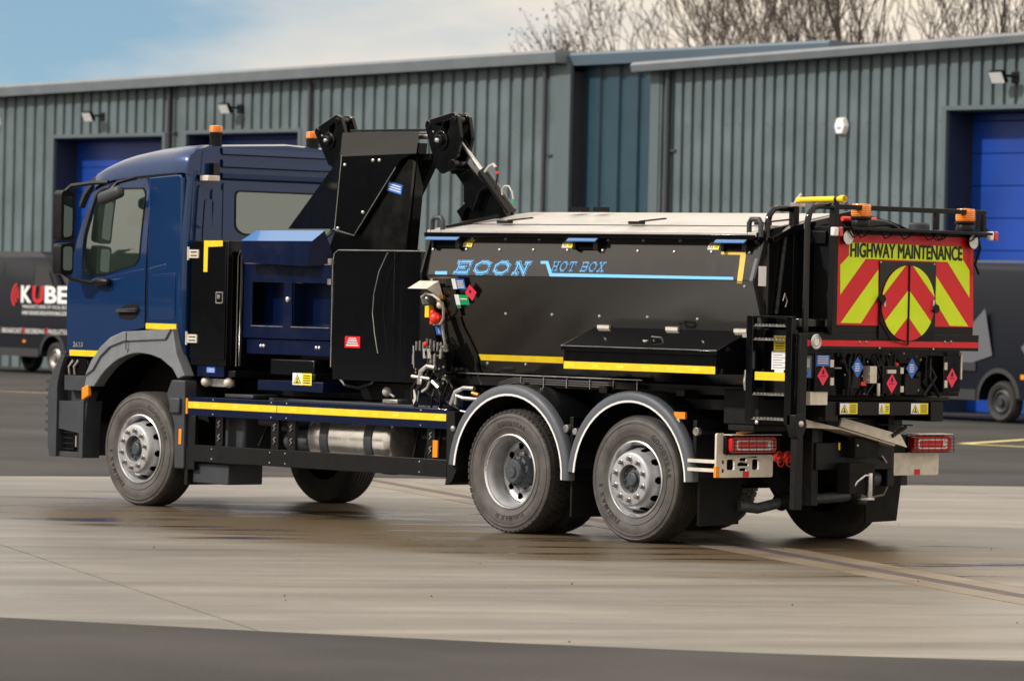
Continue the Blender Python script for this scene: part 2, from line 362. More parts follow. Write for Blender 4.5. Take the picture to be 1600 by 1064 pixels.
def put(o, parent):
    o.parent = parent; o.location = Vector(o.location) - Vector(WORLD.get(parent.name, (0, 0, 0)))
    if parent.name in WORLD: pass
    WORLD[o.name] = (0, 0, 0)
_g = {}
def glyphs(txt, bold=0):
    key = (txt, bold)
    if key not in _g:
        cu = bpy.data.curves.new('t', 'FONT'); cu.body = txt; cu.size = 1; cu.resolution_u = 3; cu.offset = bold
        ob = bpy.data.objects.new('t', cu); COL.objects.link(ob); bpy.context.view_layer.update()
        me = ob.evaluated_get(bpy.context.evaluated_depsgraph_get()).to_mesh()
        vs = [(v.co.x, v.co.y) for v in me.vertices]; fs = [tuple(p.vertices) for p in me.polygons]
        x0 = min([v[0] for v in vs] or [0]); x1 = max([v[0] for v in vs] or [1])
        vs = [(a-x0, b) for a, b in vs]; _g[key] = (vs, fs, x1-x0); bpy.data.objects.remove(ob); bpy.data.curves.remove(cu)
    return _g[key]
def thing(name, label, cat, loc=(0, 0, 0), group=None):
    o = bpy.data.objects.new(name, None); COL.objects.link(o); o.location = loc; o.empty_display_size = .3
    WORLD[o.name] = tuple(loc); o['label'] = label; o['category'] = cat
    if group: o['group'] = group
    return o
def tag(o, label, cat, group=None):
    o['label'] = label; o['category'] = cat
    if group: o['group'] = group
    return o
def struct(o): o['kind'] = 'structure'; return o
def stuff(o): o['kind'] = 'stuff'; return o
UX, UY, UZ = Vector((1, 0, 0)), Vector((0, 1, 0)), Vector((0, 0, 1))
def arc(cx, cz, r_, a0, a1, n): return [(cx+r_*math.cos(R(a0+(a1-a0)*i/n)), cz+r_*math.sin(R(a0+(a1-a0)*i/n))) for i in range(n+1)]
def roundrect(x0, x1, z0, z1, r, n=5):
    p = []
    for cx, cz, a0 in ((x1-r, z1-r, 0), (x0+r, z1-r, 90), (x0+r, z0+r, 180), (x1-r, z0+r, 270)):
        p += [(cx+r*math.cos(R(a0+90*i/n)), cz+r*math.sin(R(a0+90*i/n))) for i in range(n+1)]
    return p
def roundpoly(poly, r, n=4):
    out_ = []; k = len(poly)
    for i in range(k):
        p = Vector(poly[i]); a = Vector(poly[i-1]); b = Vector(poly[(i+1) % k]); d1 = (a-p); d2 = (b-p); q = min(r, d1.length*.45, d2.length*.45)
        s_, e = p+d1.normalized()*q, p+d2.normalized()*q
        for j in range(n+1):
            t = j/n; out_.append(tuple(s_*(1-t)**2+p*(2*t*(1-t))+e*t*t))
    return out_

# ================================================================== GROUND
A_ = Vector((.887, -.462, 0)); B_ = Vector((.462, .887, 0)); O_ = Vector((-.1+.462*.19, .75+.887*.19, 0))
g = MB('asphalt').add([(-900, -900, -.06), (900, -900, -.06), (900, 900, -.06), (-900, 900, -.06)], [(0, 1, 2, 3)]).build('ground'); struct(g)
def gp(p, q, z=0): v = O_+A_*p+B_*q; return (v.x, v.y, z)
apron = MB('blackmatt').add([gp(-14, -24, -.03), gp(40, -24, -.03), gp(40, 30, -.03), gp(-14, 30, -.03)], [(0, 1, 2, 3)]).build('concrete_apron'); struct(apron)
WORLD[apron.name] = (0, 0, 0)
DW = .37
qs = [(-24.3, -18.3), (-18.285, -12.3), (-12.285, -6.2), (-6.185, -DW), (DW, 6.2), (6.215, 12.3), (12.315, 18.4), (18.415, 30)]
for qa, qb in qs:
    MB('concrete').add([gp(-14, qa), gp(40, qa), gp(40, qb), gp(-14, qb), gp(-14, qa, -.03), gp(40, qa, -.03), gp(40, qb, -.03), gp(-14, qb, -.03)],
                       [(0, 1, 2, 3), (0, 4, 5, 1), (2, 6, 7, 3), (1, 5, 6, 2), (0, 3, 7, 4)]).build('concrete_slab', apron)
# drain line across the yard: pale haunch strips either side of a dark slotted channel
drain = thing('drainage_channel', 'long pale drainage strip with dark middle channel crossing the wet concrete beneath the rear wheels', 'drain', O_)
for qa, qb, m, nm in ((-DW+.018, -.085, 'haunch', 'kerb_strip'), (.085, DW-.018, 'haunch', 'kerb_strip'), (-.083, .083, 'channel', 'channel')):
    for i in range(18):
        p0, p1 = -14+i*3, -11.01+i*3
        MB(m).add([gp(p0, qa, .001), gp(p1, qa, .001), gp(p1, qb, .001), gp(p0, qb, .001), gp(p0, qa, -.03), gp(p1, qa, -.03), gp(p1, qb, -.03), gp(p0, qb, -.03)],
                  [(0, 1, 2, 3), (0, 4, 5, 1), (2, 6, 7, 3), (0, 3, 7, 4), (1, 5, 6, 2)]).build(nm, drain)
rnd = random.Random(9); mb = MB('pipe')
for k in range(90):
    p = rnd.uniform(-8, 12); q = rnd.uniform(-12, 8); c = Vector(gp(p, q, .003)); r_ = rnd.uniform(.004, .013)
    mb.add([c+Vector((r_, 0, 0)), c+Vector((0, r_*.8, 0)), c+Vector((-r_, 0, 0)), c+Vector((0, -r_, 0)), c+Vector((0, 0, r_))], [(0, 1, 4), (1, 2, 4), (2, 3, 4), (3, 0, 4)])
stuff(mb.build('grit'))
# asphalt lying over the concrete: near road (curved edge) and the far yard
edge = [(-9, -15.5), (-4, -13.8), (0, -12.25), (2.6, -11.25), (5.06, -10.23), (6.69, -9.5), (8.04, -8.78), (9.29, -7.98), (10.27, -7.1), (11.6, -5.6), (13, -3.6), (15, 0), (17, 5)]
nr = [(x, y, .004) for x, y in edge]+[(60, 5, .004), (60, -60, .004), (-9, -60, .004)]
tr = tessellate_polygon([[Vector(p) for p in nr]])
struct(MB('asphalt').add(nr, [tuple(t) for t in tr]).build('near_road'))
pts = [(-14, -25), (-12.9, -6), (-12.3, 2.6), (-11.3, 6.2), (-10.0, 8.6), (-7.9, 12.4), (-6.9, 14.2), (-4, 20), (0, 27)]
fr = [(x, y, .004) for x, y in pts]+[(0, 70, .004), (-200, 70, .004), (-200, -25, .004)]
tr = tessellate_polygon([[Vector(p) for p in fr]])
struct(MB('asphalt').add(fr, [tuple(t) for t in tr]).build('far_yard'))
def gline(name, pix, wd, label):
    pp = [at(u, v, 2, .008) for u, v in pix]; mb = MB('linepaint')
    for a, b in zip(pp, pp[1:]):
        d = (b-a).normalized(); s_ = Vector((-d.y, d.x, 0))*wd/2
        mb.add([a-s_, b-s_, b+s_, a+s_], [(0, 1, 2, 3)])
    o = mb.build(name); struct(o)
gline('road_marking', [(1505, 693), (1640, 700)], .22, ''); gline('road_marking', [(1505, 693), (1640, 684)], .22, ''); gline('road_marking', [(-30, 610), (85, 614)], .18, '')

# ================================================================== BUILDINGS
WD = Vector((.9964, -.085, 0)); WN = Vector((-.085, -.9964, 0))
def facade(P0):
    P0 = Vector(P0)
    return lambda s, z, d=0: P0+WD*s+WN*d+UZ*z
def wbox(mb, F_, s0, s1, d0, d1, z0, z1):
    v = [F_(s, z, d) for s in (s0, s1) for d in (d0, d1) for z in (z0, z1)]
    return mb.add(v, [(0, 1, 3, 2), (4, 6, 7, 5), (0, 4, 5, 1), (2, 3, 7, 6), (0, 2, 6, 4), (1, 5, 7, 3)])
def sheet_mesh(mbx, F_, s0, s1, z0, z1, pitch, zt=None):
    """trapezoidal profiled sheet, real folds"""
    n = max(1, round((s1-s0)/pitch)); p = (s1-s0)/n; line = []
    for i in range(n):
        a = s0+i*p; line += [(a, .0), (a+p*.24, .0), (a+p*.31, .055), (a+p*.94, .055)]
    line.append((s1, 0)); vs = []
    for s_, d in line: vs += [F_(s_, z0, d+.01), F_(s_, z1, d+.01)]
    mbx.add(vs, [(2*i, 2*i+2, 2*i+3, 2*i+1) for i in range(len(line)-1)])
def clad(wall, F_, s0, s1, holes, pitch, eave, m='cladding', wd=1.2):
    s = s0
    cuts = sorted(set([s0, s1]+[c for h in holes for c in h[:2]]))
    for a, b in zip(cuts, cuts[1:]):
        hh = [h for h in holes if h[0] <= a+1e-4 and b <= h[1]+1e-4]
        z0 = hh[0][2] if hh else 0
        n = max(1, round((b-a)/wd))
        for i in range(n):
            x0 = a+(b-a)*i/n; x1 = a+(b-a)*(i+1)/n
            mb = MB(m); sheet_mesh(mb, F_, x0, x1-.004, z0, eave((x0+x1)/2), pitch)
            for rr_ in (1.2, 2.6, 4.0, 5.4):
                if rr_ > z0:
                    for k in range(3):
                        mb.use('pipe'); sx_ = x0+(x1-x0)*(k+.62)/3; wbox(mb, F_, sx_-.012, sx_+.012, .06, .069, rr_-.012, rr_+.012)
            o = mb.build('cladding_sheet', wall)
def building(name, label, P0, s0, s1, doors, eave, pitch, fas='fascia', depth=25, cm='cladding', fascia_s=None, nodoors=False, panel_h=.6, gh=.25):
    F_ = facade(P0); root = thing(name, label, 'warehouse', F_(0, 0))
    # core wall with door recesses: boxes between and above the doors
    mb = MB('pipe'); cur = s0; Dp = .6
    for a, b, h in doors:
        wbox(mb, F_, cur, a, -Dp-.05, 0, 0, eave(cur)-.05); wbox(mb, F_, a, b, -Dp-.05, 0, h, eave(a)-.05); cur = b
    wbox(mb, F_, cur, s1, -Dp-.05, 0, 0, eave(cur)-.05)
    wbox(mb, F_, s0, s1, -depth, -Dp-.6, 0, eave(s0)-.05)
    wall = mb.build('wall', root)
    clad(wall, F_, s0, s1, doors, pitch, eave, cm)
    fs0, fs1 = fascia_s or (s0-.3, s1+.3)
    mb = MB(fas)
    v = []
    for s in (fs0, fs1):
        z = eave(s); v += [F_(s, z-.02, .38), F_(s, z+gh-.06, .42), F_(s, z+gh, .36), F_(s, z+gh-.02, -.2), F_(s, z-.02, -.2)]
    mb.add(v, [(0, 1, 6, 5), (1, 2, 7, 6), (2, 3, 8, 7), (3, 4, 9, 8), (4, 0, 5, 9), (0, 4, 3, 2, 1), (5, 6, 7, 8, 9)])
    mb.build('gutter', root)
    mb = MB('roofsheet'); v = [F_(s, eave(s)+((gh-.02) if d > -1 else 1.0), d) for s in (fs0, fs1) for d in (-.21, -depth)]
    mb.add(v+[Vector(p)-UZ*.1 for p in v], [(0, 2, 3, 1), (4, 5, 7, 6), (0, 1, 5, 4), (2, 6, 7, 3), (0, 4, 6, 2), (1, 3, 7, 5)]); mb.build('roof', root)
    for a, b, h in doors:
        mb = MB('trimgrey')
        wbox(mb, F_, a-.12, a, 0, .078, 0, h+.08); wbox(mb, F_, b, b+.12, 0, .078, 0, h+.08); wbox(mb, F_, a, b, 0, .078, h, h+.08); mb.build('door_frame', root)
        mb = MB('reveal'); wbox(mb, F_, a, a+.03, -Dp, -.01, 0, h-.031); wbox(mb, F_, b-.03, b, -Dp, -.01, 0, h-.031); wbox(mb, F_, a, b, -Dp, -.01, h-.03, h); mb.build('door_reveal', root)
        dr = MB('reveal'); wbox(dr, F_, a+.03, b-.03, -Dp-.04, -Dp-.01, 0, h-.03); dr = dr.build('shutter_door', root)
        k = 0; z = .02
        while z < h-.05:
            z2 = min(z+panel_h-.008, h-.04); mb = MB('shutter'); wbox(mb, F_, a+.032, b-.032, -Dp-.009, -Dp+.03, z, z2); mb.build('door_panel', dr, bevel=.012); z += panel_h
    return root, F_
eL = lambda s: 6.535+(s+5.2)*.0142
eR = lambda s: 6.51+(s+11.2)*.0262
left, FL = building('warehouse', 'long grey profiled steel warehouse with two blue shutter doors behind the cab', (-62, 43.5, 0), -16, 17.05,
                    [(-12.6, -8.0, 5.5), (-2.64, 2.0, 5.5), (2.97, 7.4, 5.53)], eL, .40, fascia_s=(-16.3, 16.95))
mid, FM = building('warehouse', 'dark blue clad warehouse link set back between the two grey units', (-62, 43.85, 0), 17.06, 27,
                   [], lambda s: 6.80+(s-17)*.006, .62, fas='fasciadark', cm='claddingblue', fascia_s=(17.0, 25.1))
right, FRt = building('warehouse', 'grey profiled steel warehouse with tall blue shutter door on the right', (-30, 39.5, 0), -10.95, 34,
                      [(-2.41, 2.4, 5.6), (8, 12.6, 5.6), (18, 22.6, 5.6)], eR, .33, fascia_s=(-11.25, 34.3), gh=.17)
# corner trims
mb = MB('trimgrey'); wbox(mb, FL, 16.6, 17.09, .0, .085, 0, 6.8); mb.build('corner_trim', left)
mb = MB('trimgrey'); wbox(mb, FRt, -11.0, -10.72, .0, .085, 0, 6.5); wbox(mb, FRt, -11.02, -10.95, -.6, .0, 0, 6.5); mb.build('corner_trim', right)
def downpipe(root, F_, s, z1, br):
    mb = MB('pipe'); mb.tube([F_(s, 0, .12), F_(s, z1, .12)], .055, 10)
    for z in br: wbox(mb, F_, s-.02, s+.22, .05, .1, z, z+.05)
    mb.build('downpipe', root, smooth=True)
downpipe(left, FL, 2.33, 6.6, (2, 4, 5.55)); downpipe(left, FL, 16.3, 6.75, (2, 3.3, 4.9)); downpipe(right, FRt, -10.4, 6.5, (2.9, 4.9)); downpipe(left, FL, 7.9, 6.6, (2, 4))
def floodlight(F_, s, z, label):
    t = thing('floodlight', label, 'wall light', F_(s, z, .06), 'floodlights on the warehouse walls')
    c = F_(s-.12, z, .38); d = (WN*.85-UZ*.45+WD*.05).normalized(); sx = d.cross(UZ).normalized(); up = sx.cross(d)
    mb = MB('blacksatin'); mb.obox(c, sx, up, d, .17, .12, .045); mb.build('housing', t, bevel=.01)
    mb = MB('lenswhite'); mb.obox(c+d*.048, sx, up, d, .155, .105, .006); mb.build('lens', t)
    mb = MB('blacksatin'); mb.bar(c-d*.05, F_(s, z+.02, .05), .05, .05); mb.obox(F_(s, z, .06), WD, WN, UZ, .10, .02, .10); mb.build('bracket', t)
floodlight(FL, -.55, 5.98, 'small black floodlight on the wall above the leftmost blue shutter door')
floodlight(FL, 5.1, 6.08, 'small black floodlight on the wall to the right of the downpipe above the cab')
floodlight(FRt, -.6, 6.17, 'black floodlight on the right warehouse above its blue door')
def alarm(F_, s, z, label):
    t = thing('alarm_box', label, 'alarm box', F_(s, z, .05), 'alarm boxes on the warehouse walls')
    c = F_(s, z, .10); hexp = [(-.10, -.17), (.10, -.17), (.17, 0), (.10, .17), (-.10, .17), (-.17, 0)]
    mb = MB('white'); n = 6
    a = [F_(s+x, z+q, .05) for x, q in hexp]; b = [F_(s+x*.82, z+q*.82, .15) for x, q in hexp]
    mb.add(a+b, [tuple(range(6, 12))]+[(i, (i+1) % 6, 6+(i+1) % 6, 6+i) for i in range(6)]); mb.build('cover', t, bevel=.01)
    mb = MB('blue'); wbox(mb, F_, s-.05, s+.05, .151, .156, z-.05, z-.02); mb.build('badge', t)
alarm(FRt, -5.29, 5.34, 'white hexagonal alarm box on the right warehouse wall above the truck')
alarm(FL, -5.2, 5.86, 'white hexagonal alarm box at the left edge of the photo')

# ================================================================== VANS
def van(name, label, wheel_pt, heading, wheel_is, livery):
    """heading +1: front towards +WD. wheel_pt: ground point under the reference near wheel"""
    o = Vector(wheel_pt)-WN*.05; h = WD*heading; side = WN          # near side faces the camera
    def P(x, y, z): return o+h*x-side*y+UZ*z                           # x along heading from reference wheel, y into depth
    root = thing(name, label, 'van', o)
    wb = 3.7; f = 1 if wheel_is == 'front' else 0
    x_f = 0 if f else wb; x_r = x_f-wb; xr0 = x_r-1.35; xf1 = x_f+1.0
    prof = [(xr0, .45), (xr0-.02, 1.0), (xr0+.06, 2.55), (xr0+.25, 2.72), (x_f-1.1, 2.74), (x_f-.6, 2.62), (x_f+.25, 1.75), (x_f+.75, 1.45), (xf1, 1.15), (xf1+.05, .5), (x_f+.62, .35)]
    arch = lambda cx: [(cx+.47*math.cos(R(a)), .40+.47*math.sin(R(a))) for a in range(0, 181, 20)]
    low = [(x_f+.5, .38)]+arch(x_f)+[(x_f-.5, .38), (x_r+.5, .38)]+arch(x_r)+[(x_r-.5, .40)]
    poly = prof[:-1]+low
    mb = MB('vanpaint')
    # body: side skins lean in towards the roof
    tri = tessellate_polygon([[Vector((a, b, 0)) for a, b in poly]]); n = len(poly)
    def lean(z): return 0 if z < 1.25 else (z-1.25)*.10+(max(0, z-2.55)*.8)
    mb.add([P(a, lean(b), b) for a, b in poly]+[P(a, 2.0-lean(b), b) for a, b in poly], [tuple(t) for t in tri]+[tuple(i+n for i in t) for t in tri]+[(i, (i+1) % n, n+(i+1) % n, n+i) for i in range(n)])
    body = mb.build('body', root, bevel=.05, seg=3)
    mb = MB('hole')
    for cx in (x_f, x_r): mb.add([P(cx+.5*math.cos(R(a)), y, .40+.5*math.sin(R(a))) for y in (.03, .6) for a in range(0, 181, 20)], [(i, i+1, 11+i, 10+i) for i in range(9)])
    mb.add([P(xr0+.1, .1, .40), P(xf1-.1, .1, .40), P(xf1-.1, 1.9, .40), P(xr0+.1, 1.9, .40)], [(0, 1, 2, 3)]); mb.build('underbody', root)
    mb = MB('vantrim'); mb.obox(P((x_f+x_r)/2, -.012, .95), h, -side, UZ, 1.30, .014, .07); mb.build('rubbing_strip', root)
    mb = MB('vantrim'); mb.obox(P((x_f+x_r)/2, -.01, .47), h, -side, UZ, 1.32, .02, .09); mb.build('sill', root)
    for cx in (x_f, x_r):
        mb = MB('vantrim'); a_ = [R(a) for a in range(-4, 185, 12)]
        vs = [P(cx+r_*math.cos(a), y, .40+r_*math.sin(a)) for a in a_ for r_, y in ((.46, -.015), (.53, -.012), (.55, .02))]
        mb.add(vs, [(3*i+k, 3*i+k+1, 3*i+k+4, 3*i+k+3) for i in range(len(a_)-1) for k in range(2)]); mb.build('arch_trim', root, smooth=True)
        for y, sg in ((.05, 1), (1.95, -1)):
            c = P(cx, y, .36)
            mw = MB('rubber'); ns = 32; pr = [(.22, .05), (.24, .02), (.30, .0), (.34, .03), (.36, .07), (.36, .2), (.30, .24), (.20, .22)]
            vs = []
            for r_, d in pr:
                for k in range(ns): t = 2*math.pi*k/ns; vs.append(c+h*(r_*math.cos(t))+UZ*(r_*math.sin(t))-side*(d*sg))
            mw.add(vs, [(i*ns+k, i*ns+(k+1) % ns, (i+1)*ns+(k+1) % ns, (i+1)*ns+k) for i in range(len(pr)-1) for k in range(ns)])
            wo = mw.build('wheel', root, smooth=True)
            mr = MB('nut' if livery == 'kube' else 'vantrim'); pr = [(.0001, .0), (.06, .0), (.07, .04), (.13, .05), (.17, .02), (.215, .05), (.23, .03)]; vs = []
            for r_, d in pr:
                for k in range(ns): t = 2*math.pi*k/ns; vs.append(c+h*(r_*math.cos(t))+UZ*(r_*math.sin(t))-side*(d*sg))
            mr.add(vs, [(i*ns+k, i*ns+(k+1) % ns, (i+1)*ns+(k+1) % ns, (i+1)*ns+k) for i in range(len(pr)-1) for k in range(ns)]); mr.build('rim', wo, smooth=True)
    # cab side window and door seams
    mb = MB('vanglass'); q = [(x_f-.9, 1.62), (x_f+.12, 1.62), (x_f-.42, 2.36), (x_f-.9, 2.40)]
    mb.add([P(a, lean(b)-.006, b) for a, b in q], [(0, 1, 2, 3)]); mb.build('side_window', root)
    mb = MB('vanglass'); q = [(x_f+.30, 1.80), (x_f-.50, 2.55)]
    mb.add([P(q[0][0], .25, q[0][1]), P(q[0][0], 1.75, q[0][1]), P(q[1][0]+.05, 1.7, q[1][1]+.0), P(q[1][0]+.05, .3, q[1][1])], [(0, 1, 2, 3)]); mb.build('windscreen', root)
    mb = MB('hole')
    for x_ in (x_f-1.0, x_f-2.25, xr0+.5): mb.add([P(x_-.006, -.003, .6), P(x_+.006, -.003, .6), P(x_+.006, lean(2.5)-.003, 2.5), P(x_-.006, lean(2.5)-.003, 2.5)], [(0, 1, 2, 3)])
    mb.build('door_seam', root)
    U_ = h*heading  # text runs left to right as seen
    if livery == 'kube':
        def T(x, z, off=.02): return P(x, lean(z)-off, z)
        mb = MB('white'); vv = Vector((0, 0, 1))
        mb.text('K', T(-1.37, 1.60), WD, vv, .36, width=.44, bold=.035); mb.text('BE', T(-.38, 1.60), WD, vv, .36, width=.95, bold=.035)
        mb.use('red').text('U', T(-.89, 1.60), WD, vv, .36, width=.46, bold=.035)
        mb.use('white').text('MANUFACTURERS OF VOCAL BOOTHS', T(-1.27, 1.46), WD, vv, .075, width=2.1); mb.text('AND SOUND ISOLATION ENCLOSURES', T(-1.27, 1.32), WD, vv, .085, width=2.1, bold=.01)
        mb.text('BROADCAST', T(-2.05, .90, .035), WD, vv, .10, width=.82); mb.text('RECORDING', T(-1.07, .90, .035), WD, vv, .10, width=.78); mb.text('PRODUCTION', T(-.13, .90, .035), WD, vv, .10, width=.86)
        mb.use('red')
        mb.quad(T(-1.17, .89, .035), WD, UZ, .05, .14); mb.quad(T(-.22, .89, .035), WD, UZ, .05, .14)
        for r_ in (.10, .22, .34):
            vs = []; 
            for i in range(9):
                a = R(125+i*110/8); vs += [T(-1.42+r_*math.cos(a)*.95, 1.76+r_*math.sin(a)*.8), T(-1.42+(r_+.06)*math.cos(a)*.95, 1.76+(r_+.06)*math.sin(a)*.8)]
            mb.add(vs, [(2*i, 2*i+2, 2*i+3, 2*i+1) for i in range(8)])
        mb.build('lettering', root)
        mb = MB('orange'); mb.obox(P(-1.15, -.012, .72), h, -side, UZ, .05, .012, .03); mb.build('side_marker', root)
    else:
        mb = MB('vangrey')
        for q in ([(-1.9, .62), (-.35, 1.95), (-.15, 1.15), (-.9, .95), (-1.1, .62)], [(.55, 1.3), (1.9, 2.3), (1.5, 1.2), (.9, .9)], [(-2.6, 1.1), (-2.0, 2.4), (-1.5, 1.5)]):
            mb.flat([(a*1.0, b) for a, b in q], P(0, 0, 0)+WN*.018, WD, UZ, 0)
        mb.build('livery', root)
        mb = MB('orange'); mb.obox(P(-.62, -.018, .80), h, -side, UZ, .05, .012, .04); mb.build('side_marker', root)
        mb = MB('vangrey'); mb.obox(P(.4, .35, 2.76), h, -side, UZ, 1.0, .03, .02); mb.obox(P(-1.9, .35, 2.76), h, -side, UZ, .9, .03, .02); mb.build('roof_rail', root)
    return root
van('parked_van', 'dark van with white and red KUBE lettering parked at the left behind the cab', at(78, 585, 2, 0), 1, 'front', 'kube')
van('parked_van', 'dark van with grey triangle livery parked at the right behind the truck', at(1555, 661, 2, 0), -1, 'rear', 'camo')

# ================================================================== TREES
def tree(name, label, base, h, seed, spread=1.0, leafy=0, depth=6, lean=0, mt='bark', group='bare trees behind the warehouses'):
    rnd = random.Random(seed); root = thing(name, label, 'tree', base, group)
    tk = MB(mt); cr_ = MB('twig'); tips = []
    def grow(p, d, ln, r, lev):
        pts_ = [p]; q = Vector(p); dd = Vector(d); n = 4
        for i in range(n):
            dd = (dd+Vector((rnd.uniform(-.12, .12), rnd.uniform(-.12, .12), rnd.uniform(-.02, .10)))).normalized(); q = q+dd*(ln/n); pts_.append(Vector(q))
        rs = [max(.010, r*(1-.38*i/n)) for i in range(n+1)]
        (tk if lev < 2 else cr_).tube(pts_, r, 6 if lev < 2 else 3, cap=False, rr=rs)
        if lev >= depth: tips.append(q); return
        k = 3 if lev < 3 else (2 if lev > 3 else rnd.choice((2, 3)))
        for i in range(k):
            a = rnd.uniform(0, 2*math.pi); s_ = rnd.uniform(.35, .75)*spread if i else rnd.uniform(.05, .25)
            e = dd.orthogonal().normalized(); f_ = dd.cross(e)
            nd = (dd+(e*math.cos(a)+f_*math.sin(a))*s_+UZ*.05).normalized()
            start = pts_[-1] if i == 0 else pts_[rnd.choice((2, 3, 4))]
            grow(start, nd, ln*rnd.uniform(.66, .86), rs[-1]*(.86 if i == 0 else .62), lev+1)
    grow(Vector(base), Vector((lean, lean*.3, 1)).normalized(), h*.27, h*.016, 0)
    tk.raw('trunk', root, True); cr_.raw('crown', root)
    if leafy:
        lf = MB('bluelea')
        for q in tips:
            for i in range(leafy):
                c = q+Vector((rnd.gauss(0, .3), rnd.gauss(0, .3), rnd.gauss(0, .3))); a = Vector((rnd.uniform(-1, 1), rnd.uniform(-1, 1), rnd.uniform(-1, 1))).normalized()*.05; b_ = a.orthogonal().normalized()*.035
                lf.add([c-a, c+b_, c+a, c-b_], [(0, 1, 2, 3)])
        lf.raw('foliage', root); root.children[-1]['kind'] = 'stuff'
    return root
def tpos(u, y): p = at(u, 470, 1, y); return (p.x, p.y, 0)
tree('bare_tree', 'slender tree holding bluish leaves, leftmost of those above the roofs', tpos(985, 76), 12.0, 3, 1.0, leafy=1, depth=7)
tree('bare_tree', 'many-stemmed bare tree with brown seed clusters above the dark blue link', tpos(1105, 72), 12.5, 11, .9, leafy=0, depth=7)
tree('bare_tree', 'bare tree with fine upright stems standing left of the thick pair of trunks', tpos(1200, 74), 13.5, 5, .8, depth=7)
tree('bare_tree', 'thick forked bare tree rising behind the end of the blue link roof', tpos(1325, 68), 17, 8, .75, depth=7)
tree('bare_tree', 'straight bare tree just right of the thick forked one', tpos(1382, 72), 16, 21, .7, depth=7)
tree('bare_tree', 'wide spreading bare tree above the right warehouse roof', tpos(1490, 75), 13.5, 14, .9, depth=7)
tree('bare_tree', 'bare tree at the right edge of the photo', tpos(1575, 70), 13, 33, .9, depth=7)
tree('bare_tree', 'bare tree with fine twigs in the gap left of the thick forked trunk', tpos(1262, 78), 13.2, 71, .95, depth=7)
tree('bare_tree', 'faint distant bare tree over the left end of the long roof', (-128, 98, 0), 10.6, 51, .9, depth=5, group='distant bare trees')
tree('bare_tree', 'faint distant bare tree tip above the roof left of the cab', (-118, 100, 0), 10.5, 52, .8, depth=5, group='distant bare trees')
# belt of evergreens across the road to the south-west: seen mirrored in the cab glass and black panels
mb = MB('leaf'); rnd = random.Random(5)
for k in range(9000):
    t = rnd.random(); x = -135+t*120; y = -55-rnd.random()*8-18*t; hgt = 7+2.2*math.sin(x*.21)+1.6*math.sin(x*.53+1)
    z = hgt*rnd.random()**.7; s_ = rnd.uniform(.5, 1.1); a = Vector((rnd.gauss(0, 1), rnd.gauss(0, 1), rnd.gauss(0, 1))).normalized()*s_; b_ = a.orthogonal().normalized()*s_*.7
    c = Vector((x, y, z)); mb.add([c-a, c+b_, c+a, c-b_], [(0, 1, 2, 3)])
wd_ = mb.raw('evergreen_wood'); stuff(wd_)

# ================================================================== THE TRUCK
truck = thing('lorry', 'navy blue three axle highway maintenance lorry with black hot box body', 'lorry', (-3, 1.25, 0))
T = truck
def P(mb, name, parent=None, **k): return mb.build(name, parent or T, **k)

# ---------------- wheels
def tyre_mb(drive=False):
    mb = MB('sidewall')
    side = [(.300, .035), (.312, .018), (.330, .010), (.352, .004), (.356, .000), (.372, -.004), (.376, .001), (.400, -.006), (.430, -.006), (.452, -.002), (.456, -.007), (.463, -.007), (.467, -.001), (.486, .006), (.492, .003), (.500, .010)]
    mb.lathe(side, seg=72); mb.use('rubber')
    tread = [(.500, .010), (.512, .022), (.520, .040)]
    for y in (.075, .115, .155, .195, .235): tread += [(.522, y-.022), (.522, y-.006), (.508, y-.003), (.508, y+.003), (.522, y+.006)]
    tread += [(.520, .262), (.500, .290), (.45, .302), (.40, .300), (.30, .27)]
    mb.lathe(tread, seg=72)
    if drive:
        n = 56
        for i in range(n):
            a = 2*math.pi*i/n
            for y0, y1, da in ((.000, .085, 0), (.090, .150, .5), (.155, .215, 0), (.220, .300, .5)):
                t0 = a+da*2*math.pi/n; t1 = t0+2*math.pi/n*.74; v = []
                for t in (t0, t1):
                    for y in (y0, y1):
                        ro = .529 if (y > .03 and y < .28) else .508; sk = .02*(y-.15)/.15
                        v += [(ro*math.cos(t+sk), y, ro*math.sin(t+sk)), (.49*math.cos(t+sk), y, .49*math.sin(t+sk))]
                mb.add(v, [(0, 2, 6, 4), (0, 1, 3, 2), (4, 6, 7, 5), (0, 4, 5, 1), (2, 3, 7, 6)])
    return mb
def letters_mb(words):
    mb = MB('letter')
    for txt, a0, r_, h in words:
        a = a0
        for ch in txt:
            vs, fs, W = glyphs(ch, .02) if ch != ' ' else ([], [], .25)
            k = h/.7; wa = (W+.18)*k/r_; am = a-wa/2
            u = Vector((math.sin(am), 0, -math.cos(am))); v = Vector((math.cos(am), 0, math.sin(am)))
            o = v*r_-u*(W*k/2)+Vector((0, -.0085, 0))
            if vs: mb.add([o+u*(x*k)+v*(y*k) for x, y in vs], fs)
            a -= wa
    return mb
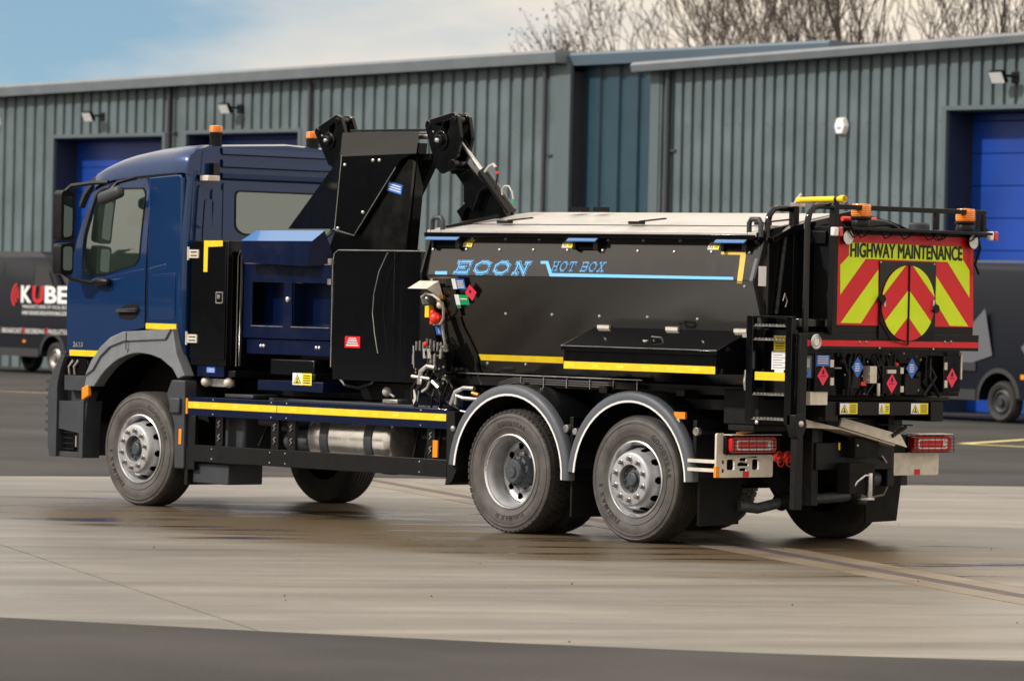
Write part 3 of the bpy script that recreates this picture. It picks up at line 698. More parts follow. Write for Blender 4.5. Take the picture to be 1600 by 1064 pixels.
def rim_out():
    mb = MB('rimedge'); mb.lathe([(.300, .040), (.316, .022), (.316, .008), (.306, .002), (.298, .010), (.294, .022)], seg=64)
    mb.use('rim'); mb.lathe([(.294, .022), (.282, .035), (.276, .060), (.280, .10), (.27, .18)], seg=64)
    # dish: nut face, cone with hand holes
    mb.lathe([(.118, .02), (.118, -.052), (.123, -.058), (.205, -.058), (.214, -.054), (.222, -.045)], seg=64)
    ns, nr_ = 160, 12; prof = [(.222+(.272-.222)*(i/nr_)**.75, -.045+.175*(i/nr_)) for i in range(nr_+1)]
    vs = [(r_*math.cos(2*math.pi*k/ns), y, r_*math.sin(2*math.pi*k/ns)) for r_, y in prof for k in range(ns)]; fs = []
    for i in range(nr_):
        for k in range(ns):
            a = ((k+.5)/ns*10+.5) % 1-.5; b_ = (i+.5)/nr_-.50
            if (a/.21)**2+(b_/.27)**2 < 1: continue
            fs.append((i*ns+k, i*ns+(k+1) % ns, (i+1)*ns+(k+1) % ns, (i+1)*ns+k))
    mb.add(vs, fs); return mb
def rim_in():
    mb = MB('rimedge'); mb.lathe([(.300, .040), (.316, .022), (.316, .008), (.306, .002), (.298, .010), (.294, .022)], seg=64)
    mb.use('rim'); mb.lathe([(.294, .022), (.286, .035), (.272, .055), (.262, .10), (.258, .17), (.262, .185)], seg=64)
    ns, nr_ = 160, 12; prof = [(.262-(.262-.178)*(i/nr_), .185+.018*math.sin(i/nr_*3.1)) for i in range(nr_+1)]
    vs = [(r_*math.cos(2*math.pi*k/ns), y, r_*math.sin(2*math.pi*k/ns)) for r_, y in prof for k in range(ns)]; fs = []
    for i in range(nr_):
        for k in range(ns):
            a = ((k+.5)/ns*10+.5) % 1-.5; b_ = (i+.5)/nr_-.50
            if (a/.23)**2+(b_/.36)**2 < 1: continue
            fs.append((i*ns+k, i*ns+(k+1) % ns, (i+1)*ns+(k+1) % ns, (i+1)*ns+k))
    mb.add(vs, fs); mb.lathe([(.178, .185), (.172, .195), (.10, .195)], seg=48); return mb
def nuts_mb(y, r_=.168):
    res = []
    for i in range(10):
        mb = MB('nut')
        a = 2*math.pi*(i+.5)/10; c = Vector((r_*math.cos(a), y, r_*math.sin(a)))
        mb.lathe([(.0215, 0), (.0215, -.006), (.017, -.008), (.0165, -.030), (.012, -.036), (.0001, -.037)], c, 'y', 10); res.append(mb.build('wheel_nut', None, smooth=True))
    return res
def make_wheel(kind, words):
    if kind == 'drive':
        w_ = rim_in().build('wheel', T, smooth=True)
    else: w_ = rim_out().build('wheel', T, smooth=True)
    w_.location = (0, 0, 0); ch = []
    ty = tyre_mb(kind == 'drive').build('tyre', None, smooth=True); ch.append(ty)
    ch.append(letters_mb(words).build('tyre_lettering', None))
    if kind == 'drive':
        t2 = tyre_mb(True).build('tyre', None, smooth=True); t2.location.y = .335; ch.append(t2)
        hb = MB('hub'); hb.lathe([(.135, .30), (.135, .12), (.125, .10), (.105, .095), (.10, .05), (.085, .035), (.05, .035), (.045, .02), (.0001, .018)], seg=32)
        for i in range(10):
            a = 2*math.pi*i/10; hb.dome((.115*math.cos(a), .098, .115*math.sin(a)), .014, 'y', -1, 8, 1.2)
        ch.append(hb.build('hub', None, smooth=True)); ch += nuts_mb(.195, .155)
        dr = MB('hole'); dr.lathe([(.255, .30), (.255, .24), (.05, .24)], seg=32); ch.append(dr.build('brake_drum', None))
    else:
        hb = MB('hub'); hb.lathe([(.117, .05), (.117, .0), (.105, -.01), (.06, -.015), (.055, -.035), (.045, -.042), (.0001, -.042)], seg=32)
        for i in range(10):
            a = 2*math.pi*(i+.2)/10; hb.dome((.09*math.cos(a), -.012, .09*math.sin(a)), .012, 'y', -1, 8, 1.2)
        ch.append(hb.build('hub', None, smooth=True)); ch += nuts_mb(-.058)
        dr = MB('hole'); dr.lathe([(.275, .20), (.275, .14), (.05, .14)], seg=32); ch.append(dr.build('brake_drum', None))
    for c in ch: c.parent = w_
    return w_
WZ = .517
def place(w_, x, y, rz, spin=0):
    w_.location = Vector((x, y, WZ))-Vector(WORLD[T.name]); w_.rotation_euler = (0, spin, rz)
def dup(w_, x, y, rz, spin=0):
    c = w_.copy(); COL.objects.link(c); c.parent = T
    for k in w_.children:
        d = k.copy(); COL.objects.link(d); d.parent = c
    place(c, x, y, rz, spin); return c
wf = make_wheel('steer', [('GOODYEAR', R(80), .388, .042), ('FUELMAX S', R(248), .375, .042)]); place(wf, -6.47, 0, 0, R(8))
wd2 = make_wheel('drive', [('GOODYEAR', R(112), .388, .036), ('FUELMAX D', R(300), .375, .036)]); place(wd2, -1.505, 0, 0)
wt = make_wheel('tag', [('GOODYEAR', R(62), .388, .042), ('FUELMAX S', R(245), .375, .042)]); place(wt, 0, 0, 0)
dup(wf, -6.47, 2.5, math.pi, R(20)); dup(wd2, -1.505, 2.5, math.pi, R(10)); dup(wt, 0, 2.5, math.pi, R(30))

# ---------------- chassis
mb = MB('blacksatin'); mb.box(-7.5, 1.25, .82, .90, .72, 1.02); mb.box(-7.5, 1.25, 1.60, 1.68, .72, 1.02)
for x in (-5.3, -4, -2.9, -.75, .7): mb.box(x, x+.08, .901, 1.599, .76, .98)
P(mb, 'chassis_rail', bevel=.008)
mb = MB('blackmatt')
for x in (-6.47, -1.505, 0):
    mb.tube([(x, .3, .5), (x, 2.2, .5)], .07, 12); mb.tube([(x, .55, .5), (x, .75, .5)], .14, 14); mb.tube([(x, 1.75, .5), (x, 1.95, .5)], .14, 14)
mb.lathe([(.001, -.25), (.16, -.2), (.24, 0), (.16, .2), (.001, .25)], (-1.505, 1.25, .5), 'y', 18)
P(mb, 'axle', smooth=True)
mb = MB('blackmatt')
for x in (-2.2, -.85, .62):
    for y in (.86, 1.64): mb.bar((x, y, .74), (x+.25, y, .45), .10, .16)
for y in (.72, 1.78): mb.box(-1.9, -1.1, y-.05, y+.05, .6, .75); mb.box(-.4, .4, y-.05, y+.05, .6, .75)
for (x, y) in ((-1.0, .62), (.48, .62), (-1.0, 1.9), (.48, 1.9)): mb.lathe([(.001, -.13), (.13, -.13), (.14, 0), (.13, .13), (.001, .13)], (x, y, .62), 'z', 16)
P(mb, 'suspension', smooth=True)
# engine/gearbox mass under cab
mb = MB('blackmatt'); mb.box(-7.2, -5.6, .55, 1.95, .55, 1.45); mb.box(-5.6, -4.7, .95, 1.55, .5, 1.0); P(mb, 'engine', bevel=.04)
mb = MB('blackmatt'); mb.tube([(-4.7, 1.25, .72), (-1.6, 1.25, .55)], .06, 10); P(mb, 'propshaft', smooth=True)
# subframe under the body
mb = MB('blacksatin'); mb.box(-5.9, 1.6, .55, .70, 1.04, 1.20); mb.box(-5.9, 1.6, 1.80, 1.95, 1.04, 1.20)
for x in (-5.4, -4.3, -2.6, -1.6, -.6, .3, 1.2): mb.box(x, x+.1, .15, 2.35, 1.201, 1.26)
P(mb, 'body_subframe', bevel=.006)

# ---------------- cab
NV = 'navy'
sideY = .06
door_o = [(-7.62, 1.335), (-7.66, 1.60), (-7.655, 1.97), (-7.53, 2.42), (-7.36, 2.82), (-7.26, 2.955), (-6.485, 2.995), (-6.50, 1.62), (-6.74, 1.585), (-6.98, 1.46), (-7.10, 1.335)]
win = roundpoly([(-7.385, 2.10), (-7.43, 2.20), (-7.42, 2.45), (-7.28, 2.83), (-7.18, 2.885), (-6.60, 2.89), (-6.56, 2.84), (-6.60, 2.26), (-6.66, 2.20), (-7.10, 2.105)], .07)
cab = MB(NV)
# rear quarter panel, floor, front
cab.prism([(-6.475, 1.585), (-6.475, 2.995), (-6.03, 3.02), (-6.0, 2.99), (-5.985, 1.62), (-6.03, 1.585)], 'y', sideY, sideY+.05)
cab.prism([(-6.475, 1.585), (-6.475, 2.995), (-6.0, 3.02), (-5.985, 1.60)], 'y', 2.39, 2.44)
cab.box(-7.55, -6.0, .15, 2.35, 1.50, 1.56)
cab.prism([(-7.68, 1.2), (-7.73, 1.7), (-7.72, 2.0), (-7.66, 2.0), (-7.62, 1.2)], 'y', .25, 2.25)
# front corner panels and screen pillars
for y0, y1, c in ((.07, .27, 1), (2.23, 2.43, -1)):
    yo, yi = (y0, y1) if c == 1 else (y1, y0)
    a = [(-7.625, yo), (-7.70, (yo*.7+yi*.3)), (-7.73, yi), (-7.66, yi), (-7.60, yo)]
    for z0, z1, dx0, dx1 in ((1.2, 2.0, .0, .0), (2.0, 3.0, .0, .40)):
        n = len(a); v = [(x+dx0, y, z0) for x, y in a]+[(x+dx1*(1 if True else 0), y, z1) for x, y in a]
        cab.add(v, [tuple(range(n))[::-1], tuple(range(n, 2*n))]+[(i, (i+1) % n, n+(i+1) % n, n+i) for i in range(n)])
cab = P(cab, 'cab', bevel=.012)
d = MB(NV); d.prism(door_o, 'y', sideY-.004, sideY+.045, [win]); door = P(d, 'door', cab and T, bevel=.008)
d = MB(NV); d.prism(door_o, 'y', 2.395, 2.444, [win]); door2 = P(d, 'door', bevel=.008)
for y, dd, do in ((sideY+.008, .006, door), (2.42, .006, door2)):
    m_ = MB('glass'); m_.prism(win, 'y', y, y+dd); m_.build('window', do)
m_ = MB('blacksatin'); m_.prism(roundpoly([(a+(.012 if a > -7 else -.012)*1, b+(.012 if b > 2.5 else -.012)) for a, b in [(-7.385, 2.10), (-7.43, 2.20), (-7.42, 2.45), (-7.28, 2.83), (-7.18, 2.885), (-6.60, 2.89), (-6.56, 2.84), (-6.60, 2.26), (-6.66, 2.20), (-7.10, 2.105)]], .07), 'y', sideY-.010, sideY-.0045, [win]); m_.build('window_seal', door)
# quarter panel hatch seam
m_ = MB('navy'); m_.prism(roundpoly([(-6.43, 1.70), (-6.43, 2.10), (-6.06, 2.13), (-6.06, 1.70)], .04), 'y', sideY-.008, sideY+.01); m_.build('side_locker_lid', cab, bevel=.005)
m_ = MB('ink'); m_.box(-6.481, -6.476, sideY-.001, sideY+.03, 1.6, 2.99); m_.build('door_gap', cab)
# belt crease: slim raised feature line under the window
m_ = MB(NV); m_.bar((-7.30, sideY+.002, 2.02), (-6.52, sideY+.002, 2.135), .02, .05, up=(0, 0, 1)); m_.bar((-6.46, sideY+.006, 2.14), (-6.20, sideY+.006, 2.19), .02, .05); m_.build('feature_line', cab, bevel=.009)
# rear wall: profiled pressing, with window
rw = []
zz = [(1.25, 0), (2.98, 0), (3.0, .03), (3.04, .035), (3.055, .0), (3.09, .0), (3.105, .035), (3.16, .035), (3.175, .0), (3.205, .0), (3.22, .03), (3.27, .025), (3.29, -.03)]
rwin = roundpoly([(.66, 2.55), (.655, 2.88), (1.84, 2.88), (1.84, 2.55), (1.76, 2.50), (.75, 2.50)], .05)
m_ = MB(NV); m_.prism([(.10, 1.25), (.10, 2.98), (2.40, 2.98), (2.40, 1.25)], 'x', -6.0, -5.95, [rwin]); m_.build('rear_wall', cab, bevel=.01)
m_ = MB(NV); n = len(zz)
for y0, y1 in ((.47, 2.03),):
    m_.add([(-5.955+o_, y, z) for y in (y0, y1) for z, o_ in zz[1:]], [(i, i+1, n-1+i+1, n-1+i) for i in range(n-2)])
m_.box(-6.3, -5.99, .20, 2.30, 2.98, 3.24); m_.box(-5.99, -5.945, .18, .469, 2.981, 3.235); m_.box(-5.99, -5.945, 2.031, 2.32, 2.981, 3.235); m_.build('rear_pressing', cab)
m_ = MB(NV)     # vertical stiffening swages and rounded corner post
m_.tube([(-6.0, .115, 1.3), (-6.0, .115, 3.06)], .058, 16); m_.tube([(-6.0, 2.385, 1.3), (-6.0, 2.385, 3.06)], .058, 16)
for y, w2, z1 in ((.20, .035, 2.93), (.30, .05, 2.80), (.42, .06, 2.90), (.53, .04, 2.96)): m_.prism(roundpoly([(y-w2, 1.4), (y-w2, z1), (y+w2, z1), (y+w2, 1.4)], .04), 'x', -5.955, -5.93)
m_.build('corner_swage', cab, bevel=.010)
m_ = MB('glass'); m_.prism(rwin, 'x', -5.972, -5.966); m_.build('rear_window', cab)
m_ = MB('blacksatin'); m_.prism(roundpoly([(.645, 2.54), (.64, 2.895), (1.855, 2.895), (1.855, 2.54), (1.77, 2.485), (.74, 2.485)], .055), 'x', -5.949, -5.943, [rwin]); m_.build('rear_window_seal', cab)
# windscreen
m_ = MB('glass'); m_.add([(-7.69, .28, 2.02), (-7.69, 2.22, 2.02), (-7.30, 2.20, 2.95), (-7.30, .30, 2.95)], [(0, 1, 2, 3)]); m_.build('windscreen', cab)
# roof
def roof_sec(x, zt, zs, yin):
    ys = [(.065, zs-.10), (.07, zs), (.10, zs+(zt-zs)*.42), (.17, zs+(zt-zs)*.74), (.30, zs+(zt-zs)*.93), (.55, zt), (1.25, zt+.03)]
    ys = [(y+yin if i > 0 else y+yin, z) for i, (y, z) in enumerate(ys)]
    return [(x, y, z) for y, z in ys]+[(x, 2.5-y, z) for y, z in ys[-2::-1]]
secs = [(-7.42, 2.92, 2.90, .10), (-7.36, 2.99, 2.95, .03), (-7.27, 3.06, 3.01, .0), (-7.15, 3.13, 3.045, .0), (-7.0, 3.185, 3.07, 0), (-6.8, 3.235, 3.09, 0), (-6.55, 3.272, 3.11, 0), (-6.2, 3.297, 3.13, 0), (-5.99, 3.305, 3.135, 0), (-5.95, 3.29, 3.12, .01)]
vs = [p for s_ in secs for p in roof_sec(*s_)]; k = 13
m_ = MB(NV); m_.add(vs, [(i*k+j, i*k+j+1, (i+1)*k+j+1, (i+1)*k+j) for i in range(len(secs)-1) for j in range(k-1)]+[tuple(range((len(secs)-1)*k, len(secs)*k))]); m_.build('roof', cab, smooth=True, angle=60)
# drip rail
m_ = MB('plastic'); path = [(-7.50, 2.74), (-7.43, 2.87), (-7.33, 2.965), (-7.20, 3.005), (-6.9, 3.03), (-6.5, 3.055), (-6.02, 3.085)]
for (a, b), (c, e) in zip(path, path[1:]): m_.add([(a, .035, b-.03), (c, .035, e-.03), (c, .03, e+.028), (a, .03, b+.028), (a, .10, b-.03), (c, .10, e-.03), (c, .10, e+.028), (a, .10, b+.028)], [(0, 1, 2, 3), (3, 2, 6, 7), (0, 4, 5, 1)])
m_.build('drip_rail', cab, smooth=True)
# roof-rear bracket with work lamp
m_ = MB('black'); m_.box(-5.95, -5.88, .33, .40, 3.02, 3.13); m_.build('roof_bracket', cab)
m_ = MB('zinc'); m_.box(-5.92, -5.80, .20, .34, 2.965, 3.015); m_.build('lamp_plate', cab, bevel=.006)
m_ = MB('plastic'); m_.box(-7.36, -7.22, .42, .80, 3.06, 3.16); m_.build('roof_marker_lamp', cab, bevel=.02)
# front panel, grille, screen visor
m_ = MB('plastic')
for z in (1.28, 1.42, 1.56, 1.70, 1.84): m_.box(-7.80, -7.735, .45, 2.05, z, z+.08)
m_.build('grille', cab, bevel=.01)
m_ = MB('navy'); m_.prism([(-7.735, 1.28), (-7.775, 1.30), (-7.775, 1.86), (-7.735, 1.90)], 'y', .16, .20); m_.box(-7.75, -7.73, .12, .15, 1.35, 1.38); m_.build('front_grab_rail', cab, bevel=.01)
# interior
m_ = MB('interior'); m_.box(-7.4, -6.9, .3, 2.2, 1.6, 2.12); m_.box(-6.95, -6.4, .45, .95, 1.56, 1.85); m_.box(-6.48, -6.33, .45, .95, 1.8, 2.55); m_.box(-6.46, -6.36, .58, .82, 2.55, 2.75)
m_.box(-6.95, -6.4, 1.55, 2.05, 1.56, 1.85); m_.box(-6.48, -6.33, 1.55, 2.05, 1.8, 2.55); m_.box(-6.46, -6.36, 1.68, 1.92, 2.55, 2.75); m_.build('seat', cab, bevel=.04)
m_ = MB('interiorlight'); m_.box(-7.30, -6.1, .12, .14, 1.7, 2.12); m_.box(-7.05, -6.3, .3, 2.2, 2.93, 2.95); m_.build('interior_trim', cab)
m_ = MB('interior'); cs = Vector((-7.0, 1.80, 2.22)); m_.tube([cs+Vector((.10*math.cos(R(a)), .21*math.sin(R(a)), .17*math.cos(R(a)))) for a in range(0, 361, 20)], .016, 8, cap=False); m_.build('steering_wheel', cab, smooth=True)
# tape & badge
m_ = MB('yellow'); m_.box(-7.615, -7.135, sideY-.008, sideY-.0045, 1.34, 1.395); m_.build('reflective_tape', door)
m_ = MB('yellow'); m_.box(-6.47, -6.03, sideY-.014, sideY-.004, 1.612, 1.664); m_.build('reflective_tape', cab)
m_ = MB('steel'); m_.text('2633', (-7.56, sideY-.008, 1.425), UX, UZ, .045, width=.15, off=.002, bold=.02, shear=.1); m_.build('badge', door)
# handle
m_ = MB('blackmatt'); hp = roundpoly([(-6.87, 1.70), (-6.88, 1.76), (-6.80, 1.82), (-6.60, 1.85), (-6.575, 1.80), (-6.60, 1.73), (-6.68, 1.69)], .04); m_.prism(hp, 'y', sideY-.010, sideY-.0045)
m_.use('plastic'); m_.prism(roundpoly([(-6.88, 1.755), (-6.87, 1.785), (-6.60, 1.80), (-6.58, 1.765)], .012), 'y', sideY-.045, sideY-.020); m_.box(-6.875, -6.84, sideY-.03, sideY-.01, 1.75, 1.785); m_.box(-6.62, -6.59, sideY-.03, sideY-.01, 1.76, 1.795)
m_.build('handle', door, bevel=.006)
# fender
outer = [(-7.30, 1.06), (-7.27, 1.16), (-7.18, 1.30), (-7.05, 1.43), (-6.90, 1.525), (-6.72, 1.58), (-6.02, 1.62), (-5.96, 1.40), (-5.83, 1.20)]
inner = [(-5.93, 1.17), (-6.02, 1.27), (-6.16, 1.34)]+arc(-6.47, .52, .87, 74, 141, 9)
m_ = MB('fender'); m_.prism(outer+inner, 'y', .0, .12); m_.prism([(a, b) for a, b in outer[1:7]]+[(-6.1, 1.52), (-6.72, 1.49), (-6.9, 1.44), (-7.05, 1.34), (-7.15, 1.22)], 'y', -.02, -.001)
m_.build('front_fender', cab, bevel=.018, seg=3)
m_ = MB('ink'); m_.box(-6.665, -6.655, -.0235, -.02, 1.42, 1.575); m_.box(-6.665, -6.655, -.0025, .0, 1.39, 1.42); m_.build('fender_gap', cab)
m_ = MB('hole'); vs = [(x, y, z) for y in (.12, .62) for x, z in arc(-6.47, .52, .90, 14, 166, 16)]; m_.add(vs, [(i, i+1, 18+i, 17+i) for i in range(16)])
m_.add([(x, .62, z) for x, z in arc(-6.47, .52, .90, 14, 166, 16)], [tuple(range(17))]); m_.build('wheel_arch_liner', cab)
# panel behind the wheel and mudflap
m_ = MB('plastic'); m_.prism([(-6.06, 1.03), (-5.99, 1.16), (-5.80, 1.16), (-5.79, .36), (-5.93, .36), (-5.94, .75)], 'y', -.02, .12); m_.box(-5.98, -5.84, -.05, -.021, .86, 1.0)
m_.build('rear_fender_panel', cab, bevel=.012)
m_ = MB('blackmatt'); m_.box(-5.80, -5.76, -.0, .50, .22, .56); m_.build('mudflap', cab)
m_ = MB('plastic'); m_.box(-5.75, -5.24, .05, .45, .24, .42); m_.build('battery_tray', T, bevel=.01)
# steps and bumper
m_ = MB('plastic')
m_.prism([(-7.78, 1.12), (-7.70, 1.22), (-7.62, 1.30), (-7.40, 1.30), (-7.40, .42), (-7.80, .42), (-7.86, .60), (-7.86, 1.05)], 'y', .12, .5)
bc = [(-7.80, .40), (-7.83, .50), (-7.84, 1.05), (-7.78, 1.18), (-7.66, 1.34), (-7.60, 1.34), (-7.66, 1.20), (-7.70, 1.08), (-7.70, .40)]
m_.prism(bc, 'y', -.0, .30); m_.prism([(-7.70, .66), (-7.70, .92), (-7.32, .92), (-7.30, 1.02), (-7.26, 1.02), (-7.30, .62), (-7.34, .62)], 'y', .02, .2)
m_.box(-7.62, -7.30, .02, .25, 1.02, 1.16); m_.box(-7.70, -7.36, .03, .20, .40, .45); m_.box(-7.36, -7.30, .0, .2, .40, .93)
m_.prism([(-7.86, .40), (-7.98, .48), (-8.0, 1.0), (-7.92, 1.15), (-7.80, 1.15), (-7.80, .40)], 'y', .30, 2.20)
m_.build('bumper', cab, bevel=.012)
m_ = MB('plastic')
for i in range(7): m_.prism([(-7.845, .62+i*.075), (-7.90, .635+i*.075), (-7.90, .655+i*.075), (-7.845, .66+i*.075)], 'y', .02, .3)
m_.build('bumper_grip', cab)
m_ = MB('hole'); m_.box(-7.69, -7.37, .14, .18, .46, .655); m_.box(-7.62, -7.33, .05, .06, 1.165, 1.32); m_.build('step_recess', cab)
m_ = MB('blacksatin')
for z in (.47, .52, .57, .62): m_.box(-7.66, -7.50, .05, .13, z, z+.015)
m_.box(-7.42, -7.37, .03, .12, .45, .66); m_.use('steel'); m_.box(-7.45, -7.43, .03, .05, .5, .60); m_.build('step_tread', cab)
m_ = MB('steel')
for x in (-7.58, -7.50): m_.tube([(x, .05, 1.17), (x+.01, .03, 1.24), (x+.05, .05, 1.30)], .012, 8)
m_.build('step_bracket', cab, smooth=True)
m_ = MB('orange'); m_.prism([(-7.31, .93), (-7.31, 1.05), (-7.22, 1.08), (-7.20, .98)], 'y', -.02, .02); m_.build('side_marker_lamp', cab, bevel=.01)
m_ = MB('orange'); m_.box(-5.865, -5.825, -.028, -.0205, .58, .72); m_.build('reflector', cab, bevel=.004)
# mirrors
m_ = MB('blacksatin'); m_.prism(roundpoly([(-.22, 2.40), (-.22, 2.84), (-.19, 2.87), (-.08, 2.86), (-.07, 2.42)], .04), 'x', -7.53, -7.41); m_.prism(roundpoly([(-.225, 2.09), (-.225, 2.375), (-.07, 2.385), (-.075, 2.09)], .04), 'x', -7.52, -7.40)
mh = P(m_, 'mirror', bevel=.025, seg=3)
m_ = MB('mirror'); m_.prism(roundpoly([(-.195, 2.43), (-.195, 2.81), (-.095, 2.82), (-.095, 2.45)], .03), 'x', -7.409, -7.402); m_.prism(roundpoly([(-.20, 2.13), (-.20, 2.35), (-.095, 2.35), (-.095, 2.13)], .03), 'x', -7.399, -7.392); m_.build('mirror_glass', mh)
m_ = MB('blacksatin'); m_.tube([(-7.44, -.15, 2.86), (-7.40, -.12, 2.91), (-7.22, -.02, 2.94), (-7.05, .04, 2.95)], .020, 8); m_.tube([(-7.44, -.15, 2.10), (-7.38, -.10, 2.05), (-7.20, .0, 2.02)], .02, 8); m_.lathe([(.001, -.10), (.03, -.09), (.045, -.02), (.045, .08), (.03, .13), (.001, .14)], (-7.12, .02, 2.03), 'x', 14); m_.build('mirror_arm', mh, smooth=True)
m_ = MB('plastic'); c = Vector((-6.78, -.14, 2.825)); m_.obox(c, Vector((.95, 0, .24)).normalized(), UY, Vector((-.24, 0, .95)).normalized(), .17, .05, .058); km = m_.build('kerb_mirror', T, bevel=.048, seg=4)
m_ = MB('blacksatin'); m_.tube([(-6.80, -.14, 2.86), (-6.74, -.10, 2.94), (-6.62, .03, 2.99)], .017, 8); m_.build('bracket', km, smooth=True)
m_ = MB('blacksatin'); m_.prism(roundpoly([(2.56, 2.40), (2.56, 2.84), (2.80, 2.86), (2.80, 2.42)], .05), 'x', -7.52, -7.40); m_.bar((-7.45, 2.56, 2.85), (-7.2, 2.42, 2.95), .04, .04); P(m_, 'mirror', bevel=.02)
# the cab sides are not flat: gentle barrel curve, tumbling in towards roof and sill
SKIP = ('interior', 'seat', 'steering', 'bumper', 'step', 'fender', 'arch', 'mirror', 'grille', 'front_grab', 'roof', 'side_marker', 'reflector', 'mudflap', 'bracket', 'windscreen', 'lamp')
for o in [cab, door, door2]+list(cab.children)+list(door.children)+list(door2.children):
    if any(k in o.name for k in SKIP): continue
    me = o.data
    if me.users > 1: continue
    bm = bmesh.new(); bm.from_mesh(me)
    zs = [v.co.z for v in bm.verts]; z = 1.25
    while z < 3.1:
        if min(zs) < z < max(zs): bmesh.ops.bisect_plane(bm, geom=bm.verts[:]+bm.edges[:]+bm.faces[:], plane_co=(0, 0, z), plane_no=(0, 0, 1), dist=1e-4)
        z += .075
    for v in bm.verts:
        f = .050*((v.co.z-1.98)/1.05)**2
        if v.co.y < .35: v.co.y += f
        elif v.co.y > 2.15: v.co.y -= f
    bm.to_mesh(me); bm.free(); me.shade_smooth(); me.set_sharp_from_angle(angle=R(30))
# beacons on the cab
def beacon(name, x, y, z0, zp, r_=.052, hl=.075, parent=None, label=None):
    m_ = MB('blacksatin'); m_.lathe([(.001, z0), (r_*.95, z0), (r_*.95, zp), (r_*1.04, zp), (r_*1.04, zp+.02), (.001, zp+.02)], (x, y, 0), 'z', 20)
    for i in range(10): a = 2*math.pi*i/10; m_.tube([(x+r_*.96*math.cos(a), y+r_*.96*math.sin(a), z0), (x+r_*.96*math.cos(a), y+r_*.96*math.sin(a), zp)], .003, 4)
    b = m_.build('beacon', T, smooth=True)
    m_ = MB('amber'); m_.lathe([(r_*.98, zp+.02), (r_, zp+.03), (r_*.97, zp+.02+hl*.8), (r_*.85, zp+.02+hl), (.001, zp+.025+hl)], (x, y, 0), 'z', 20)
    for i in range(4): m_.lathe([(r_*1.0, zp+.03+i*hl*.2), (r_*1.03, zp+.034+i*hl*.2), (r_*1.0, zp+.038+i*hl*.2)], (x, y, 0), 'z', 20)
    m_.build('lens', b, smooth=True); return b
beacon('b', -6.02, .46, 3.25, 3.395, .060, .06); beacon('b', -6.02, 1.62, 3.24, 3.385, .060, .06)

# ---------------- equipment between cab and hot box
m_ = MB('black'); m_.box(-5.875, -5.375, .10, .40, 1.30, 2.425); m_.box(-5.875, -5.30, .401, 2.35, 1.30, 2.40); lk = P(m_, 'tool_locker', bevel=.006)
m_ = MB('black'); m_.box(-5.868, -5.385, .085, .099, 1.36, 2.418); lkd = m_.build('locker_door', T, bevel=.003)
m_ = MB('zinc')
for z in (2.265, 1.50):
    m_.box(-5.90, -5.76, .072, .084, z, z+.075); m_.tube([(-5.905, .075, z-.02), (-5.905, .075, z+.10)], .012, 8)
    m_.use('hole').box(-5.87, -5.78, .068, .0719, z+.018, z+.026).box(-5.87, -5.78, .068, .0719, z+.05, z+.058).use('zinc')
m_.build('hinge', lk)
m_ = MB('steel'); m_.prism(roundrect(-5.51, -5.41, 1.86, 1.965, .01, 2), 'y', .078, .0845, [roundrect(-5.50, -5.42, 1.87, 1.955, .008, 2)]); m_.use('hole'); m_.box(-5.5, -5.42, .082, .0845, 1.87, 1.955); m_.use('nut').lathe([(.001, -.012), (.022, -.01), (.022, 0)], (-5.46, .08, 1.92), 'y', 12); m_.build('latch', lkd)
m_ = MB('yellow'); pl = XZ([(319, 376), (348, 376), (348, 385), (325, 386), (324, 425), (318, 425)], .083); m_.prism(pl, 'y', .082, .0848); m_.build('reflective_tape', lkd)
m_ = MB('navydark'); m_.box(-5.80, -5.42, .12, .15, 1.20, 1.298); m_.use('blue'); m_.box(-5.66, -5.54, .115, .119, 1.235, 1.285); m_.use('white')
for i in range(3): m_.box(-5.65, -5.55, .1135, .1148, 1.243+i*.013, 1.247+i*.013)
P(m_, 'locker_plinth')
m_ = MB('steel'); m_.box(-5.72, -5.45, .20, .28, 1.11, 1.18); m_.use('zinc'); m_.ball((-5.74, .18, 1.15), .048, 14); m_.ball((-5.42, .18, 1.15), .048, 14); P(m_, 'work_lamp_bar', smooth=True)
# diesel heater / battery zone boxes behind
m_ = MB('black'); m_.box(-5.29, -2.72, .55, 1.95, 1.28, 2.30); P(m_, 'body_bulkhead', bevel=.01)
# navy door unit
fx0, fx1, fz0, fz1 = -5.285, -4.085, 1.44, 2.225
m_ = MB('navydark'); h1 = [(-5.17, 1.665), (-5.17, 2.06), (-4.735, 2.06), (-4.735, 1.665)]; h2 = [(-4.62, 1.665), (-4.62, 2.06), (-4.10, 2.06), (-4.10, 1.665)]
m_.prism([(fx0, 1.56), (fx0, fz1), (fx1, fz1), (fx1, 1.56)], 'y', .22, .24, [h1, h2])
m_.box(-5.20, -4.10, .39, .40, 1.60, 2.10)
m_.add([(-5.17, .235, 1.666), (-4.735, .235, 1.666), (-4.735, .39, 1.70), (-5.17, .39, 1.70)], [(0, 1, 2, 3)]); m_.add([(-4.62, .235, 1.666), (-4.10, .235, 1.666), (-4.10, .39, 1.70), (-4.62, .39, 1.70)], [(0, 1, 2, 3)])
m_.box(-4.74, -4.615, .24, .39, 1.66, 2.06)
ud = P(m_, 'hopper_door', bevel=.003)
m_ = MB('steel'); m_.tube([(-5.17, .217, 1.668), (-4.735, .217, 1.668)], .004, 6); m_.tube([(-4.62, .217, 1.668), (-4.10, .217, 1.668)], .004, 6); m_.tube([(-5.285, .219, fz1), (-4.09, .219, fz1)], .0035, 6)
m_.dome((-4.67, .22, 1.91), .028, 'y', -1, 12, .8); m_.build('bright_edge', ud, smooth=True)
m_ = MB('navydark'); m_.box(-5.25, -4.10, .24, .27, 1.42, 1.55); m_.use('steel')
